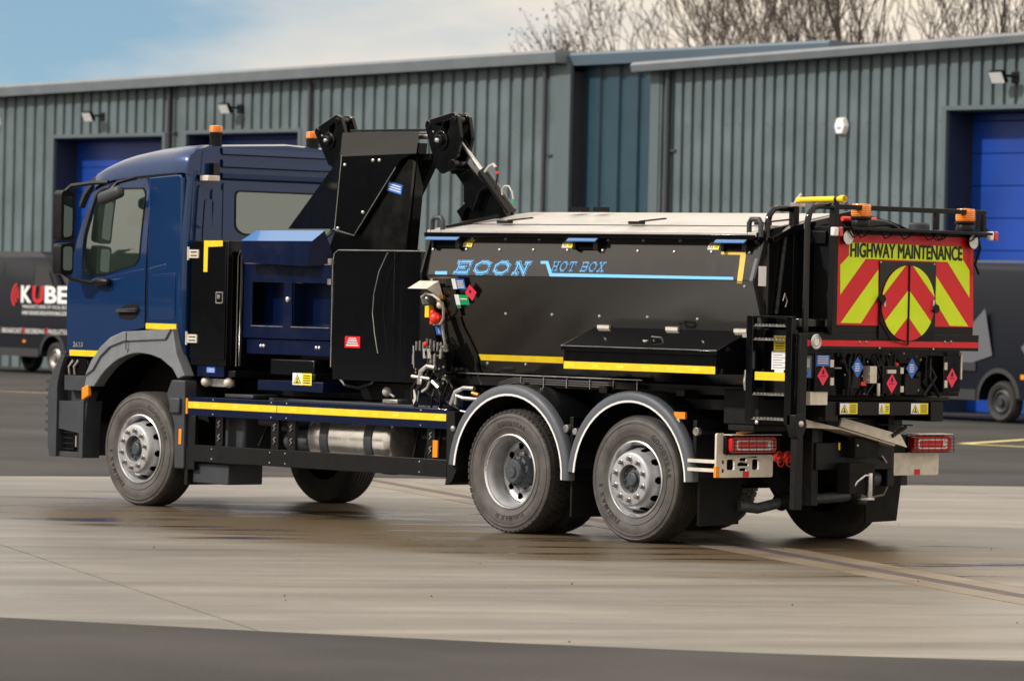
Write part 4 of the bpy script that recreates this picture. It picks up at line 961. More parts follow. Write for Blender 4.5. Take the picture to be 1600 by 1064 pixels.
for x in (-5.05, -5.01, -4.29, -4.25): m_.dome((x, .238, 1.49), .018, 'y', -1, 8, .7)
m_.build('hinge_rail', ud)
m_ = MB('black'); m_.box(-5.33, -5.295, .20, .50, 1.30, 2.33); m_.box(-4.075, -4.0, .22, .54, 1.30, 2.30); P(m_, 'door_surround', bevel=.02, seg=3)
m_ = MB('steel'); m_.tube([(-4.01, .165, 1.33), (-4.01, .165, 2.26), (-3.99, .165, 2.325), (-3.94, .165, 2.355), (-3.2, .165, 2.355)]+[(-3.199+.54*math.sin(R(a)), .165+.30*(1-math.cos(R(a))), 2.355) for a in range(9, 91, 9)], .004, 6); m_.tube([(-5.34, .19, 1.3), (-5.34, .19, 2.28), (-5.31, .19, 2.335), (-5.2, .19, 2.345)], .004, 6); m_.build('lit_edge', ud, smooth=True)  # steel lines drawn in for the light caught on the rounded corners
m_ = MB('nut')
for z in (2.23, 2.05): m_.box(-4.06, -4.01, .15, .21, z, z+.05)
m_.build('catch', ud)
# chute hood above the door
m_ = MB('chuteblue')
q = [(-5.20, .10, 2.425), (-4.22, .10, 2.43), (-4.17, .20, 2.525), (-5.10, .20, 2.52)]; q2 = [(-5.18, .10, 2.23), (-4.30, .10, 2.205), (-4.10, .30, 2.22), (-5.1, .30, 2.23)]
m_.add(q+q2, [(0, 1, 2, 3)]); m_.use('navydark').add(q+q2, [(0, 4, 5, 1), (1, 5, 6, 2), (2, 6, 7, 3), (0, 3, 7, 4), (4, 7, 6, 5)]); P(m_, 'chute_hood', bevel=.004)
# front hopper housing (rounded black casing)
m_ = MB('black'); m_.prism([(-3.99, 1.22)]+arc(-3.92, 2.28, .07, 180, 90, 5)+[(-3.2, 2.35), (-3.2, 1.22)], 'y', .17, .56); cv = [(-3.199+.54*math.sin(R(a)), .17+.30*(1-math.cos(R(a)))) for a in range(0, 91, 9)]; m_.prism(cv+[(-2.66, .56), (-3.199, .56)], 'z', 1.22, 2.35); cs_ = P(m_, 'mixer_casing', bevel=.012)
m_ = MB('steel'); m_.tube([(x, .165, z) for x, z in XZ([(605, 396), (592, 425), (584, 460), (582, 490), (585, 520), (590, 552)], .165)], .0032, 6); m_.build('casing_seam', cs_)
m_ = MB('blacksatin'); m_.tube([(x, .167, z) for x, z in XZ([(622, 396), (609, 425), (601, 460), (599, 490), (602, 520), (606, 552)], .165)], .003, 6); m_.build('casing_seam', cs_)
m_ = MB('red'); (x, z) = xz(539, 543, .165); m_.box(x, x+.20, .162, .168, z, z+.10); m_.use('white')
for i in range(4): m_.box(x+.02+.01*i, x+.18-.01*i, .1605, .1618, z+.018+i*.02, z+.026+i*.02)
m_.build('warning_label', cs_)
# bracket with hazard label below door
m_ = MB('navydark'); m_.box(-4.98, -4.09, .15, .55, 1.10, 1.19); bk = P(m_, 'lower_bracket', bevel=.004)
def hazard(mb, o, u, v, w_, h_, small=False):
    mb.use('white').quad(o, u, v, w_*.5, h_, .001); mb.use('signyellow').quad(Vector(o)+Vector(u)*w_*.5, u, v, w_*.5, h_, .001)
    o = Vector(o); u = Vector(u); v = Vector(v)
    mb.use('ink').flat([(w_*.04, h_*.10), (w_*.46, h_*.10), (w_*.25, h_*.90)], o, u, v, .002); mb.use('signyellow').flat([(w_*.09, h_*.15), (w_*.41, h_*.15), (w_*.25, h_*.78)], o, u, v, .003)
    mb.use('ink').flat([(w_*.22, h_*.20), (w_*.28, h_*.20), (w_*.27, h_*.6), (w_*.23, h_*.6)], o, u, v, .004)
    if not small:
        mb.flat([(w_*.15, h_*.18), (w_*.35, h_*.18), (w_*.33, h_*.26), (w_*.17, h_*.26)], o, u, v, .004)
        for i in range(4): mb.flat([(w_*.56, h_*(.16+.2*i)), (w_*.93, h_*(.16+.2*i)), (w_*.93, h_*(.24+.2*i)), (w_*.56, h_*(.24+.2*i))], o, u, v, .003)
    else:
        for i in range(3): mb.flat([(w_*.6, h_*(.2+.22*i)), (w_*.9, h_*(.2+.22*i)), (w_*.9, h_*(.27+.22*i)), (w_*.6, h_*(.27+.22*i))], o, u, v, .003)
m_ = MB('white'); (x, z) = xz(457, 601, .147); hazard(m_, (x, .147, z), UX, UZ, .26, .105); m_.build('warning_label', bk)
m_ = MB('black'); m_.box(-4.85, -4.25, .18, .5, 1.24, 1.38); P(m_, 'motor_cover', bevel=.01)
# tower
ty = .45
plateB = XZ([(533, 245), (523, 357), (555, 368), (620, 262), (628, 250), (640, 243), (652, 240)], ty)
m_ = MB('black'); m_.prism(plateB, 'y', ty-.012, ty); m_.add([(*xz(533, 245, ty)[:1], ty-.012, xz(533, 245, ty)[1]), (xz(652, 240, ty)[0], ty-.012, xz(652, 240, ty)[1]), (xz(655, 210, ty+.075)[0], ty+.075, 3.40), (xz(535, 213, ty+.075)[0], ty+.075, 3.40)], [(0, 1, 2, 3)])
tw = P(m_, 'loading_tower')
m_ = MB('black'); pc = XZ([(452, 357), (530, 247), (523, 357)], ty+.03)
(x1, z1), (x2, z2), (x3, z3), (x4, z4) = xz(450, 358, ty+.3), xz(524, 252, ty+.04), xz(532, 246, ty), xz(522, 358, ty)
m_.add([(x1, ty+.30, z1), (x4, ty-.004, z4), (x3, ty-.004, z3)], [(0, 1, 2)])
m_.build('tower_wing', tw)
m_ = MB('blackpanel')
pd = XZ([(523, 361), (555, 369), (622, 262), (640, 248), (647, 252), (640, 320), (634, 391), (536, 391), (505, 415)], ty+.03)
m_.prism(pd, 'y', ty+.03, ty+.06); m_.build('tower_side_plate', tw, bevel=.003)
xa, xb = xz(648, 252, ty)[0], xz(634, 391, ty)[0]
m_ = MB('black'); m_.prism([(-4.20, 2.31), (-4.20, 3.30), (-3.30, 3.30), (-3.40, 2.31)], 'y', ty+.062, ty+.16); m_.build('tower_core', tw)
m_ = MB('blacksatin'); m_.box(-4.24, -3.22, .527, .60, 3.405, 3.425); m_.build('tower_top', tw, bevel=.004)
m_ = MB('steel')
for (u, v) in ((583, 251), (593, 251), (539, 258), (567, 332), (528, 357)): x, z = xz(u, v, ty-.012); m_.dome((x, ty-.012, z), .017, 'y', -1, 8, .8)
m_.tube([Vector((xz(534, 243, ty-.014)[0], ty-.015, xz(534, 243, ty)[1])), Vector((xz(523, 357, ty-.014)[0], ty-.015, xz(523, 357, ty)[1]))], .0035, 6)
m_.tube([Vector((xz(523, 358, ty)[0], ty-.015, xz(523, 358, ty)[1])), Vector((xz(555, 368, ty)[0], ty-.015, xz(555, 368, ty)[1])), Vector((xz(620, 262, ty)[0], ty-.015, xz(620, 262, ty)[1]))], .0035, 6)
m_.build('bolt', tw, smooth=True)
m_ = MB('blue'); (x, z) = xz(606, 294, ty+.02); e = Vector((.97, 0, -.2)).normalized(); m_.obox((x+.09, ty+.024, z-.0), e, UY, e.cross(UY), .095, .003, .042); m_.use('white')
for i in (-1, 0, 1): m_.obox((x+.09, ty+.02, z+.022*i), e, UY, e.cross(UY), .08, .001, .004)
m_.build('maker_label', tw)
m_ = MB('navydark'); 
# knuckle brackets, shaft, arms, ram
def knuckle(name, y, cx, cz, k, ang):
    m_ = MB('black'); ca, sa = math.cos(ang), math.sin(ang)
    def W(pts): return [(cx+(a*ca-b*sa)*k, cz+(a*sa+b*ca)*k) for a, b in pts]
    outl = W([(-.20, .10), (-.16, .16), (.10, .23), (.17, .20), (.21, .05), (.19, -.08), (.12, -.20), (.02, -.24), (-.05, -.20)])
    hole = W([(-.02, .08), (.0, .15), (.07, .17), (.08, .13), (.05, .06)])
    m_.prism(outl, 'y', y, y+.035, [hole]); m_.prism(outl, 'y', y+.13, y+.165, [hole]); m_.tube([(W([(-.16, .12)])[0][0], y-.01, W([(-.16, .12)])[0][1]), (W([(-.16, .12)])[0][0], y+.18, W([(-.16, .12)])[0][1])], .035*k, 10)
    c0 = W([(.0, .01)])[0]; m_.tube([(c0[0], y-.05, c0[1]), (c0[0], y+.2, c0[1])], .045*k, 10); m_.tube([(c0[0], y-.02, c0[1]), (c0[0], y+.0, c0[1])], .075*k, 12)
    pa = W([(.14, -.16)])[0]; m_.tube([(pa[0], y-.01, pa[1]), (pa[0], y+.18, pa[1])], .04*k, 10)
    pa = W([(.12, .17)])[0]; m_.tube([(pa[0], y-.012, pa[1]), (pa[0], y+.18, pa[1])], .03*k, 10)
    m_.bar((*W([(-.17, .14)])[0][:1], y+.08, W([(-.17, .14)])[0][1]), (W([(.12, .21)])[0][0], y+.08, W([(.12, .21)])[0][1]), .14, .03)
    b = m_.build(name, T, bevel=.006)
    m_ = MB('steel'); m_.dome((c0[0], y-.052, c0[1]), .022*k, 'y', -1, 6, .8); q = W([(-.10, .07)])[0]; m_.dome((q[0], y-.001, q[1]), .010, 'y', -1, 6, .8); m_.build('pivot_bolt', b); return b
c = xz(690, 222, .50); knuckle('lift_bracket', .50, c[0]+.0, c[1], 1.15, R(-4))
c = xz(516, 222, .60); knuckle('lift_bracket', .60, c[0], c[1], 1.0, R(8))
m_ = MB('steel'); a = xz(500, 215, .66); b = xz(672, 213, .58); m_.tube([(a[0], .66, a[1]), (b[0], .58, b[1])], .028, 12); P(m_, 'lift_shaft', smooth=True)
def pb(m_, pts, y, t, name, **k): m_.prism(XZ(pts, y), 'y', y, y+t); return P(m_, name, **k)
pb(MB('black'), [(706, 232), (718, 242), (760, 290), (748, 300), (738, 330), (724, 316), (724, 290), (696, 250)], .62, .07, 'lift_arm', bevel=.005)
pb(MB('black'), [(722, 346), (722, 335), (734, 292), (740, 268), (746, 272), (790, 326), (802, 336), (770, 345), (730, 352)], .70, .02, 'arm_base_plate', bevel=.004)
pb(MB('black'), [(713, 330), (736, 308), (738, 312), (724, 332), (722, 346)], .66, .06, 'arm_base_link', bevel=.004)
pb(MB('black'), [(668, 245), (680, 249), (650, 312), (640, 322), (638, 300)], .60, .06, 'tower_strut', bevel=.004)
m_ = MB('black'); m_.prism(XZ([(640, 243), (672, 240), (674, 250), (640, 252)], .55), 'y', .55, .63); m_.prism(XZ([(641, 250), (650, 250), (648, 285), (641, 300)], .55), 'y', .55, .6); m_.prism(XZ([(640, 320), (645, 320), (642, 345), (640, 372), (634, 378)], .6), 'y', .6, .7); P(m_, 'tower_brace', bevel=.004)
m_ = MB('steel'); r0, r1, r2 = at(717, 218, 1, .60), at(754, 268, 1, .64), at(799, 332, 1, .68)
m_.tube([r0, r1], .019, 12); ram = P(m_, 'ram_rod', smooth=True)
m_ = MB('black'); m_.tube([r1, r2], .05, 14); m_.build('ram_cylinder', ram, smooth=True)
m_ = MB('hosegrey'); m_.tube([at(u, v, 1, .62) for u, v in ((757, 270), (765, 260), (771, 257), (775, 262))], .014, 8); m_.use('hose').tube([at(u, v, 1, .62) for u, v in ((775, 262), (778, 272), (776, 282), (774, 294))], .009, 8); m_.use('redplastic').tube([at(777, 268, 1, .615), at(777, 272, 1, .615)], .014, 8)
m_.use('hosegrey').tube([at(u, v, 1, .62) for u, v in ((785, 305), (784, 297), (788, 291), (795, 291), (800, 300), (803, 318))], .008, 8); m_.use('green').tube([at(801, 312, 1, .615), at(802, 318, 1, .615)], .014, 8); m_.build('hydraulic_hose', ram, smooth=True)

# ---------------- hot box
HX0, HX1 = -2.63, 1.31
sec = [(.30, 1.30), (.0, 2.15), (.10, 2.475), (2.40, 2.475), (2.5, 2.15), (2.2, 1.30)]
m_ = MB('blackpanel'); m_.prism(sec, 'x', HX0, HX1); hot = P(m_, 'hot_box', bevel=.012, seg=3)
m_ = MB('lid'); N_ = 14
lp = [(.03, 2.535), (.42, 2.60), (.80, 2.665), (1.25, 2.72), (1.60, 2.66), (1.95, 2.57), (2.47, 2.52)]
m_.prism(lp+[(2.47, 2.50), (.03, 2.50)], 'x', HX0+.0, HX1-.02); ld = m_.build('lid', hot, bevel=.003)
m_ = MB('black'); m_.prism(lp+[(2.47, 2.50), (.03, 2.50)], 'x', HX1-.018, HX1+.004); m_.build('lid_end', hot)
m_ = MB('ink'); m_.box(HX0-.002, HX1, .36, .366, 2.585, 2.597); m_.build('lid_seam', hot)
m_ = MB('black'); m_.box(HX0-.01, HX1, .04, 2.46, 2.474, 2.499); m_.add([(HX0-.005, .085, 2.43), (HX1, .085, 2.43), (HX1, .03, 2.472), (HX0-.005, .03, 2.472)], [(0, 1, 2, 3)]); m_.box(HX0-.02, HX1-.03, .012, .03, 2.478, 2.515)
m_.build('lid_frame', hot, bevel=.003)
m_ = MB('steel'); m_.tube([(HX0+.35, .083, 2.438), (HX1-.15, .083, 2.438)], .004, 6); m_.build('bright_edge', hot)
ue = Vector((0, .10, .325)).normalized(); n_up = UX.cross(ue)    # outward normal of upper panel (towards -y, +z)
def HP(u, v):                                                     # photo point -> upper side panel
    lo, hi = 0, .1
    for _ in range(12):
        mid_ = (lo+hi)/2; p = at(u, v, 1, mid_)
        if (p.z-2.15)/.325*.1 > mid_: lo = mid_
        else: hi = mid_
    return at(u, v, 1, (lo+hi)/2)
def LP(u, v):                                                     # photo point -> lower side panel (leans in downwards)
    lo, hi = 0, .3
    for _ in range(14):
        mid_ = (lo+hi)/2; p = at(u, v, 1, mid_)
        if (2.15-p.z)/.85*.3 > mid_: lo = mid_
        else: hi = mid_
    return at(u, v, 1, (lo+hi)/2)
el = Vector((0, -.30, .85)).normalized(); n_lo = UX.cross(el)
def decal(mb, pts, fn, off=.002):
    n = n_up if fn is HP else n_lo; q = [fn(u, v)+n*off for u, v in pts]; base = q[0]
    e2 = ue if fn is HP else el
    tr = tessellate_polygon([[Vector(((p-base).dot(UX), (p-base).dot(e2), 0)) for p in q]]); mb.add(q, [tuple(t) for t in tr])
# lettering: hand cut slab letters, outline - gap - core
def stroke(mb, pts, w2, off, o, sh):
    for a, b in zip(pts, pts[1:]):
        a, b = Vector(a), Vector(b); d = (b-a).normalized(); nn = Vector((-d.y, d.x)); e = w2*.98
        q = [a-d*e+nn*w2, a-d*e-nn*w2, b+d*e-nn*w2, b+d*e+nn*w2]; off += .00006
        mb.add([o+UX*(p.x+p.y*sh)+ue*p.y+n_up*off for p in q], [(0, 1, 2, 3)])
def letter_set(mb, txt, o, h, wl, gap, w0, sh=.25):
    G = {'E': [[(.15, 0), (.15, 1)], [(0, 0), (1, 0), (1, .25)], [(0, 1), (1, 1), (1, .75)], [(.15, .5), (.65, .5)]],
         'C': [[(1, .72), (1, .85), (.7, 1), (.3, 1), (0, .7), (0, .3), (.3, 0), (.7, 0), (1, .15), (1, .25)]],
         'O': [[(.3, 1), (.7, 1), (1, .7), (1, .3), (.7, 0), (.3, 0), (0, .3), (0, .7), (.3, 1)]],
         'N': [[(.15, 0), (.15, 1), (.85, 0), (.85, 1)], [(0, 0), (.32, 0)], [(0, 1), (.2, 1)], [(.68, 1), (1, 1)]],
         'H': [[(.15, 0), (.15, 1)], [(.85, 0), (.85, 1)], [(.15, .5), (.85, .5)], [(0, 0), (.3, 0)], [(0, 1), (.3, 1)], [(.7, 0), (1, 0)], [(.7, 1), (1, 1)]],
         'T': [[(.5, 0), (.5, 1)], [(0, .78), (0, 1), (1, 1), (1, .78)], [(.3, 0), (.7, 0)]],
         'B': [[(.15, 0), (.15, 1)], [(0, 1), (.8, 1), (1, .85), (1, .62), (.85, .5), (.15, .5)], [(.85, .5), (1, .38), (1, .15), (.8, 0), (0, 0)]],
         'X': [[(.15, 0), (.85, 1)], [(.15, 1), (.85, 0)], [(0, 0), (.32, 0)], [(0, 1), (.32, 1)], [(.68, 0), (1, 0)], [(.68, 1), (1, 1)]], ' ': []}
    x = 0
    for ch in txt:
        for m, w2, off in (('econblue', w0, .0015), ('blackpanel', w0*.66, .004), ('econblue', w0*.36, .0065)):
            mb.use(m)
            for s_ in G[ch]: stroke(mb, [(x+w0+a*(wl-2*w0), w0+b*(h-2*w0)) for a, b in s_], w2, off, o, sh)
        x += (wl+gap) if ch != ' ' else wl*.55
m_ = MB('econblue'); o = HP(707, 430); e = HP(829, 432); tot = e.x-o.x; wl = tot/4*.80; letter_set(m_, 'ECON', o+ue*.006, .128, wl, tot/4*.20, .0165, .22)
m_.build('lettering', hot); m_ = MB('econblue')
o = HP(860, 424.5); e = HP(946, 426); tot = e.x-o.x; wl = tot/6.6*.84; letter_set(m_, 'HOT BOX', o, .090, wl, tot/6.6*.17, .0078, .20)
m_.build('lettering', hot)
m_ = MB('econblue'); decal(m_, [(680, 424), (699, 424), (699, 429.2), (680, 429)], HP); decal(m_, [(845, 408), (857, 408), (863, 427), (1146, 433), (1146, 437.5), (859, 432), (853, 412.5), (845, 412.5)], HP); m_.build('blue_stripe', hot)
m_ = MB('tape'); decal(m_, [(1127, 389), (1167, 389.5), (1160, 439.5), (1152, 439.3), (1157, 398.5), (1127, 398)], HP); decal(m_, [(1152, 440.3), (1160, 440.5), (1159.5, 443), (1151.5, 442.5)], LP); m_.build('reflective_tape', hot)
m_ = MB('yellow'); decal(m_, [(748.5, 553.2), (880.5, 557.6), (880.5, 567.5), (752, 562.5)], LP, .004); m_.build('reflective_tape', hot)
m_ = MB('steel')
def bolts(mb, pts, fn, r_=.016):
    n = n_up if fn is HP else n_lo
    for u, v in pts:
        p = fn(u, v); a = n; b_ = a.orthogonal().normalized(); c_ = a.cross(b_); vs = []
        for rr_, hh in ((r_, 0), (r_*.85, r_*.5), (r_*.4, r_*.8), (.0005, r_*.85)): vs += [p+(b_*math.cos(2*math.pi*k/8)+c_*math.sin(2*math.pi*k/8))*rr_+a*hh for k in range(8)]
        mb.add(vs, [(i*8+k, i*8+(k+1) % 8, (i+1)*8+(k+1) % 8, (i+1)*8+k) for i in range(3) for k in range(8)])
bolts(m_, [(677, 390), (729, 390), (781, 390.5), (834, 390.5), (887, 391), (942, 391.5), (997, 392.5), (1054, 393.5), (1112, 394), (1171, 395)], HP)
bolts(m_, [(675, 438), (790.5, 490.5), (863, 492), (937, 494.5), (1012, 496), (1090, 499), (762, 567.5), (822, 569.5), (1164, 448)], LP); m_.build('bolt', hot, smooth=True)
m_ = MB('arch'); 
for a, b in ((HX1-.055, HX1-.005),): m_.add([Vector((a, -.004, 2.15)), Vector((b, -.004, 2.15)), Vector((b, .095, 2.45)), Vector((a, .095, 2.45))], [(0, 1, 2, 3)])
m_.build('end_flange', hot)
m_ = MB('blacksatin'); m_.prism([(.27, 1.30), (-.02, 2.14), (-.02, 2.17), (.08, 2.475), (.13, 2.475), (.03, 2.15), (.33, 1.30)], 'x', HX1+.001, HX1+.025); m_.prism([(.27, 1.30), (-.02, 2.14), (-.02, 2.17), (.08, 2.475), (.13, 2.475), (.03, 2.15), (.33, 1.30)], 'x', HX0-.025, HX0-.001); m_.build('end_frame', hot)
# lid hinge flaps (sloping faces in light blue paint) and labels
for ua, ub, v0 in ((673, 723, 366), (894, 939, 367.5), (1125, 1172, 370)):
    m_ = MB('chuteblue'); a = at(ua, v0, 1, .04); b = at(ub, v0+1, 1, .04); L_ = b.x-a.x
    m_.add([(a.x, .035, 2.505), (b.x, .035, 2.505), (b.x-.03, .0, 2.456), (a.x-.03, .0, 2.456), (b.x-.03, .0, 2.448), (a.x-.03, .0, 2.448), (a.x, .035, 2.495), (b.x, .035, 2.495)], [(0, 1, 2, 3), (3, 2, 4, 5), (6, 7, 4, 5), (0, 3, 5, 6), (1, 7, 4, 2)])
    m_.use('blacksatin').box(a.x+.02, a.x+.05, .03, .08, 2.38, 2.48).box(b.x-.08, b.x-.03, .03, .08, 2.38, 2.48); m_.use('hole').box(a.x+.06, b.x-.09, .055, .075, 2.385, 2.44); m_.build('vent_flap', hot)
for u, v in ((722, 386), (878, 387.5), (1106, 390.5)):
    m_ = MB('white'); o = HP(u, v)+n_up*.004; hazard(m_, o, UX, ue, .125, .088, True); m_.build('warning_label', hot)
# lid furniture
m_ = MB('plastic')
for u in (677, 1172):
    p = at(u, 357, 1, .06); x = p.x
    m_.tube([(x, .05, 2.50), (x, .05, 2.61), (x+.02, .05, 2.64), (x+.11, .05, 2.64), (x+.13, .05, 2.61), (x+.13, .05, 2.50)], .021, 8)
m_.build('lid_handle', hot, smooth=True)
m_ = MB('blacksatin')
for x in (-2.05, -.45, 1.0):
    m_.box(x, x+.16, .30, .34, 2.60, 2.625); m_.bar((x+.12, .32, 2.625), (x+.38, .36, 2.65), .025, .012)
m_.box(-1.9, -1.75, 1.0, 1.1, 2.72, 2.76); m_.box(-1.6, -1.5, 1.0, 1.1, 2.72, 2.76); m_.build('lid_latch', hot)
m_ = MB('blacksatin'); m_.bar((HX0+.1, .15, 2.56), (HX0+.25, .62, 2.67), .05, .03); m_.bar((HX1-.05, .1, 2.53), (HX1-.02, 1.1, 2.715), .06, .04); m_.build('lid_gasket', hot)
# gas control panel on the front left corner
gx0, gx1 = -2.66, -2.43
m_ = MB('blackpanel'); n2_ = Vector((0, -.85, -.30)).normalized()
def LS(x, z, off=0): y = (2.15-z)/.85*.30; return Vector((x, y, z))+n_lo*off
m_.add([LS(-2.655, 2.07, .03), LS(-2.44, 2.07, .03), LS(-2.30, 1.28, .03), LS(-2.48, 1.28, .03), LS(-2.655, 2.07, 0), LS(-2.44, 2.07, 0), LS(-2.30, 1.28, 0), LS(-2.48, 1.28, 0)], [(0, 1, 2, 3), (0, 1, 5, 4), (1, 2, 6, 5), (3, 7, 6, 2), (0, 4, 7, 3)]); gp_ = P(m_, 'gas_control_panel')
m_ = MB('zinc'); m_.add([LS(-2.69, 2.085, .16), LS(-2.45, 2.085, .16), LS(-2.42, 2.11, .03), LS(-2.66, 2.11, .03)], [(0, 1, 2, 3)]); m_.add([LS(-2.45, 2.085, .16), LS(-2.42, 2.11, .03), LS(-2.41, 1.95, .03)], [(0, 1, 2)]); m_.build('hood', gp_)
m_ = MB('hub'); p = LP(681, 463)+n_lo*.06; m_.lathe([(.001, -.05), (.05, -.05), (.055, -.03), (.055, .03), (.04, .05)], p, 'y', 16); m_.use('steel').ball(p+Vector((.02, -.06, 0)), .02); m_.use('yellow').box(*[c for q in zip(LP(681, 487)+Vector((-.03, -.10, -.05)), LP(681, 487)+Vector((.02, -.04, .05))) for c in q])
m_.use('redplastic').ball(LP(690, 493)+n_lo*.07, .055, 10); m_.ball(LP(686, 485)+n_lo*.07, .03); m_.bar(LP(684, 500)+n_lo*.08, LP(698, 490)+n_lo*.08, .03, .03); m_.use('zinc').ball(LP(696, 473)+n_lo*.06, .035); m_.use('copper').bar(LP(690, 459)+n_lo*.05, LP(700, 462)+n_lo*.05, .03, .03); m_.bar(LP(690, 466)+n_lo*.06, LP(700, 480)+n_lo*.05, .016, .016); m_.build('gas_regulator', gp_, smooth=True)
m_ = MB('hosegrey'); m_.tube([LP(u, v)+n_lo*o_ for u, v, o_ in ((673, 470, .08), (672, 458, .10), (680, 452, .11), (692, 454, .12), (702, 462, .12), (707, 475, .11), (706, 492, .10), (699, 501, .08), (688, 502, .08), (682, 497, .07))], .012, 8)
m_.tube([LP(u, v)+n_lo*.055 for u, v in ((698, 503), (700, 520), (704, 540), (708, 555), (704, 572), (703, 592))], .012, 8); m_.build('gas_hose', gp_, smooth=True)
m_ = MB('hose'); m_.tube([LP(u, v)+n_lo*.02 for u, v in ((716, 492), (722, 510), (735, 535), (745, 556), (747, 575), (752, 592), (756, 600))], .010, 8); m_.build('cable', gp_, smooth=True)
m_ = MB('blackpanel'); m_.add([LP(u, v)+n_lo*.02 for u, v in ((694, 448), (713, 448), (724, 494), (705, 494))], [(0, 1, 2, 3)]); m_.build('backplate', gp_)
m_ = MB('blue'); decal(m_, [(711, 434), (728, 434.5), (731.5, 450.5), (714, 450)], LP, .026); m_.use('white'); decal(m_, [(708.5, 434), (714.5, 434.1), (718, 450), (712, 450)], LP, .028)
for i in range(4): decal(m_, [(717+i*.7, 437+i*3.2), (727+i*.7, 437.2+i*3.2), (727.3+i*.7, 438.6+i*3.2), (717.3+i*.7, 438.4+i*3.2)], LP, .029)
m_.use('green'); decal(m_, [(720, 459), (734, 459.3), (737, 475), (723, 474.8)], LP, .026); m_.use('white'); decal(m_, [(713, 458.5), (720, 459), (723, 475), (716.5, 474.8)], LP, .027); decal(m_, [(723, 464.5), (733, 464.8), (733.3, 466.5), (723.3, 466.3)], LP, .029); m_.use('green'); decal(m_, [(717, 475.5), (723, 475.8), (724, 480), (718, 480)], LP, .027)
m_.use('pink'); decal(m_, [(737.5, 443), (748.5, 455), (742, 468.5), (730.5, 456)], LP, .030); m_.use('ink'); decal(m_, [(738, 450), (740.5, 453), (739, 457), (736.5, 454)], LP, .032)
m_.use('blue'); decal(m_, [(684, 508), (698, 508.6), (700.5, 521), (687, 520.5)], LP, .036); m_.use('white'); m_.text('i', LP(691, 518)+n_lo*.036, UX, el, .04, off=.003, bold=.02); m_.build('safety_sticker', gp_)
m_ = MB('nut'); decal(m_, [(691, 536), (705, 536.5), (708, 550.5), (694, 550)], LP, .033); m_.use('hole')
for i in range(4): decal(m_, [(692+i*3.2, 537.3), (694.4+i*3.2, 537.4), (697+i*3.2, 549.4), (694.6+i*3.2, 549.3)], LP, .035)
m_.build('data_plate', gp_)
# toolbox on the side
TY = -.22; (x0, tz1), (x1, tz0) = xz(882, 541, TY), xz(1118.5, 585, TY); BY = .15; zb = tz1+.15
m_ = MB('black'); m_.add([(x0, TY, tz0), (x1, TY, tz0), (x1, TY, tz1), (x0, TY, tz1), (x0, .27, tz0), (x1, .27, tz0), (x1, BY, zb-.01), (x0, BY, zb-.01)], [(0, 1, 2, 3), (3, 2, 6, 7), (0, 4, 5, 1), (1, 5, 6, 2), (0, 3, 7, 4)]); tb = P(m_, 'side_toolbox')
dv = Vector((0, BY-TY, zb-tz1)); ln_ = dv.length; dv.normalize(); nrm = UX.cross(dv)
m_ = MB('black'); m_.obox(Vector(((x0+x1)/2, (TY+BY)/2-.005, (tz1+zb)/2+.006)), UX, dv, nrm, (x1-x0)/2+.02, ln_/2+.012, .006); m_.box(x0-.02, x1+.02, TY-.022, TY-.016, tz1-.03, tz1+.002); tl = m_.build('toolbox_lid', T, bevel=.003)
m_ = MB('yellow'); m_.box(x0+.002, x1-.005, TY-.006, TY-.0015, tz0+.002, tz0+.062); m_.use('yellowline')
for i in range(6): m_.box(x0+.05+i*.29, x0+.13+i*.29, TY-.0075, TY-.0062, tz0+.02, tz0+.042)
m_.build('reflective_tape', tb)
m_ = MB('steel'); m_.tube([(x0-.02, TY-.022, tz1+.006), (x1+.02, TY-.022, tz1+.006)], .003, 6); m_.tube([(x0-.021, TY-.02, tz1+.006), (x0-.021, BY, zb+.008)], .0025, 6); m_.build('bright_edge', tb)  # thin steel lines added to draw the highlight along the lid edges
m_ = MB('zinc')
for u, v in ((946, 512), (1053, 515), (1160, 518)): p = at(u, v, 1, BY); m_.box(p.x-.07, p.x+.07, BY-.03, BY+.005, p.z-.01, p.z+.02)
p = at(1010, 535, 1, -.08); m_.lathe([(.001, -.01), (.03, -.01), (.03, .02)], (p.x, p.y, p.z), 'z', 10); m_.build('hinge', tl)
m_ = MB('hose'); p = at(1020, 534, 1, -.08); m_.tube([(p.x-.02, -.08, p.z-.01), (p.x, -.09, p.z+.04), (p.x+.10, -.08, p.z+.035), (p.x+.13, -.08, p.z-.01)], .010, 8); m_.build('handle', tl)
# bottom rail and conduit along the body
m_ = MB('steel'); m_.tube([(-2.45, .26, 1.32), (-.2, .26, 1.32)], .006, 6); P(m_, 'bottom_bead')
m_ = MB('blacksatin'); m_.box(-2.63, 1.3, .28, .34, 1.22, 1.30); m_.box(-.5, 1.0, .3, .36, 1.10, 1.19); P(m_, 'side_raver', bevel=.005)
m_ = MB('hose')
for i in range(3): m_.tube([(-2.0, .24, .95), (-1.98+.02*i, .23, 1.10), (-1.88, .22, 1.22+.015*i), (-1.7, .22, 1.255+.018*i), (-.2, .22, 1.245+.018*i)], .012, 8)
m_.use('steel')
for i in range(6): m_.bar((-1.6+i*.28, .205, 1.23), (-1.6+i*.28, .205, 1.31), .006, .012)
P(m_, 'cable_bundle', smooth=True)
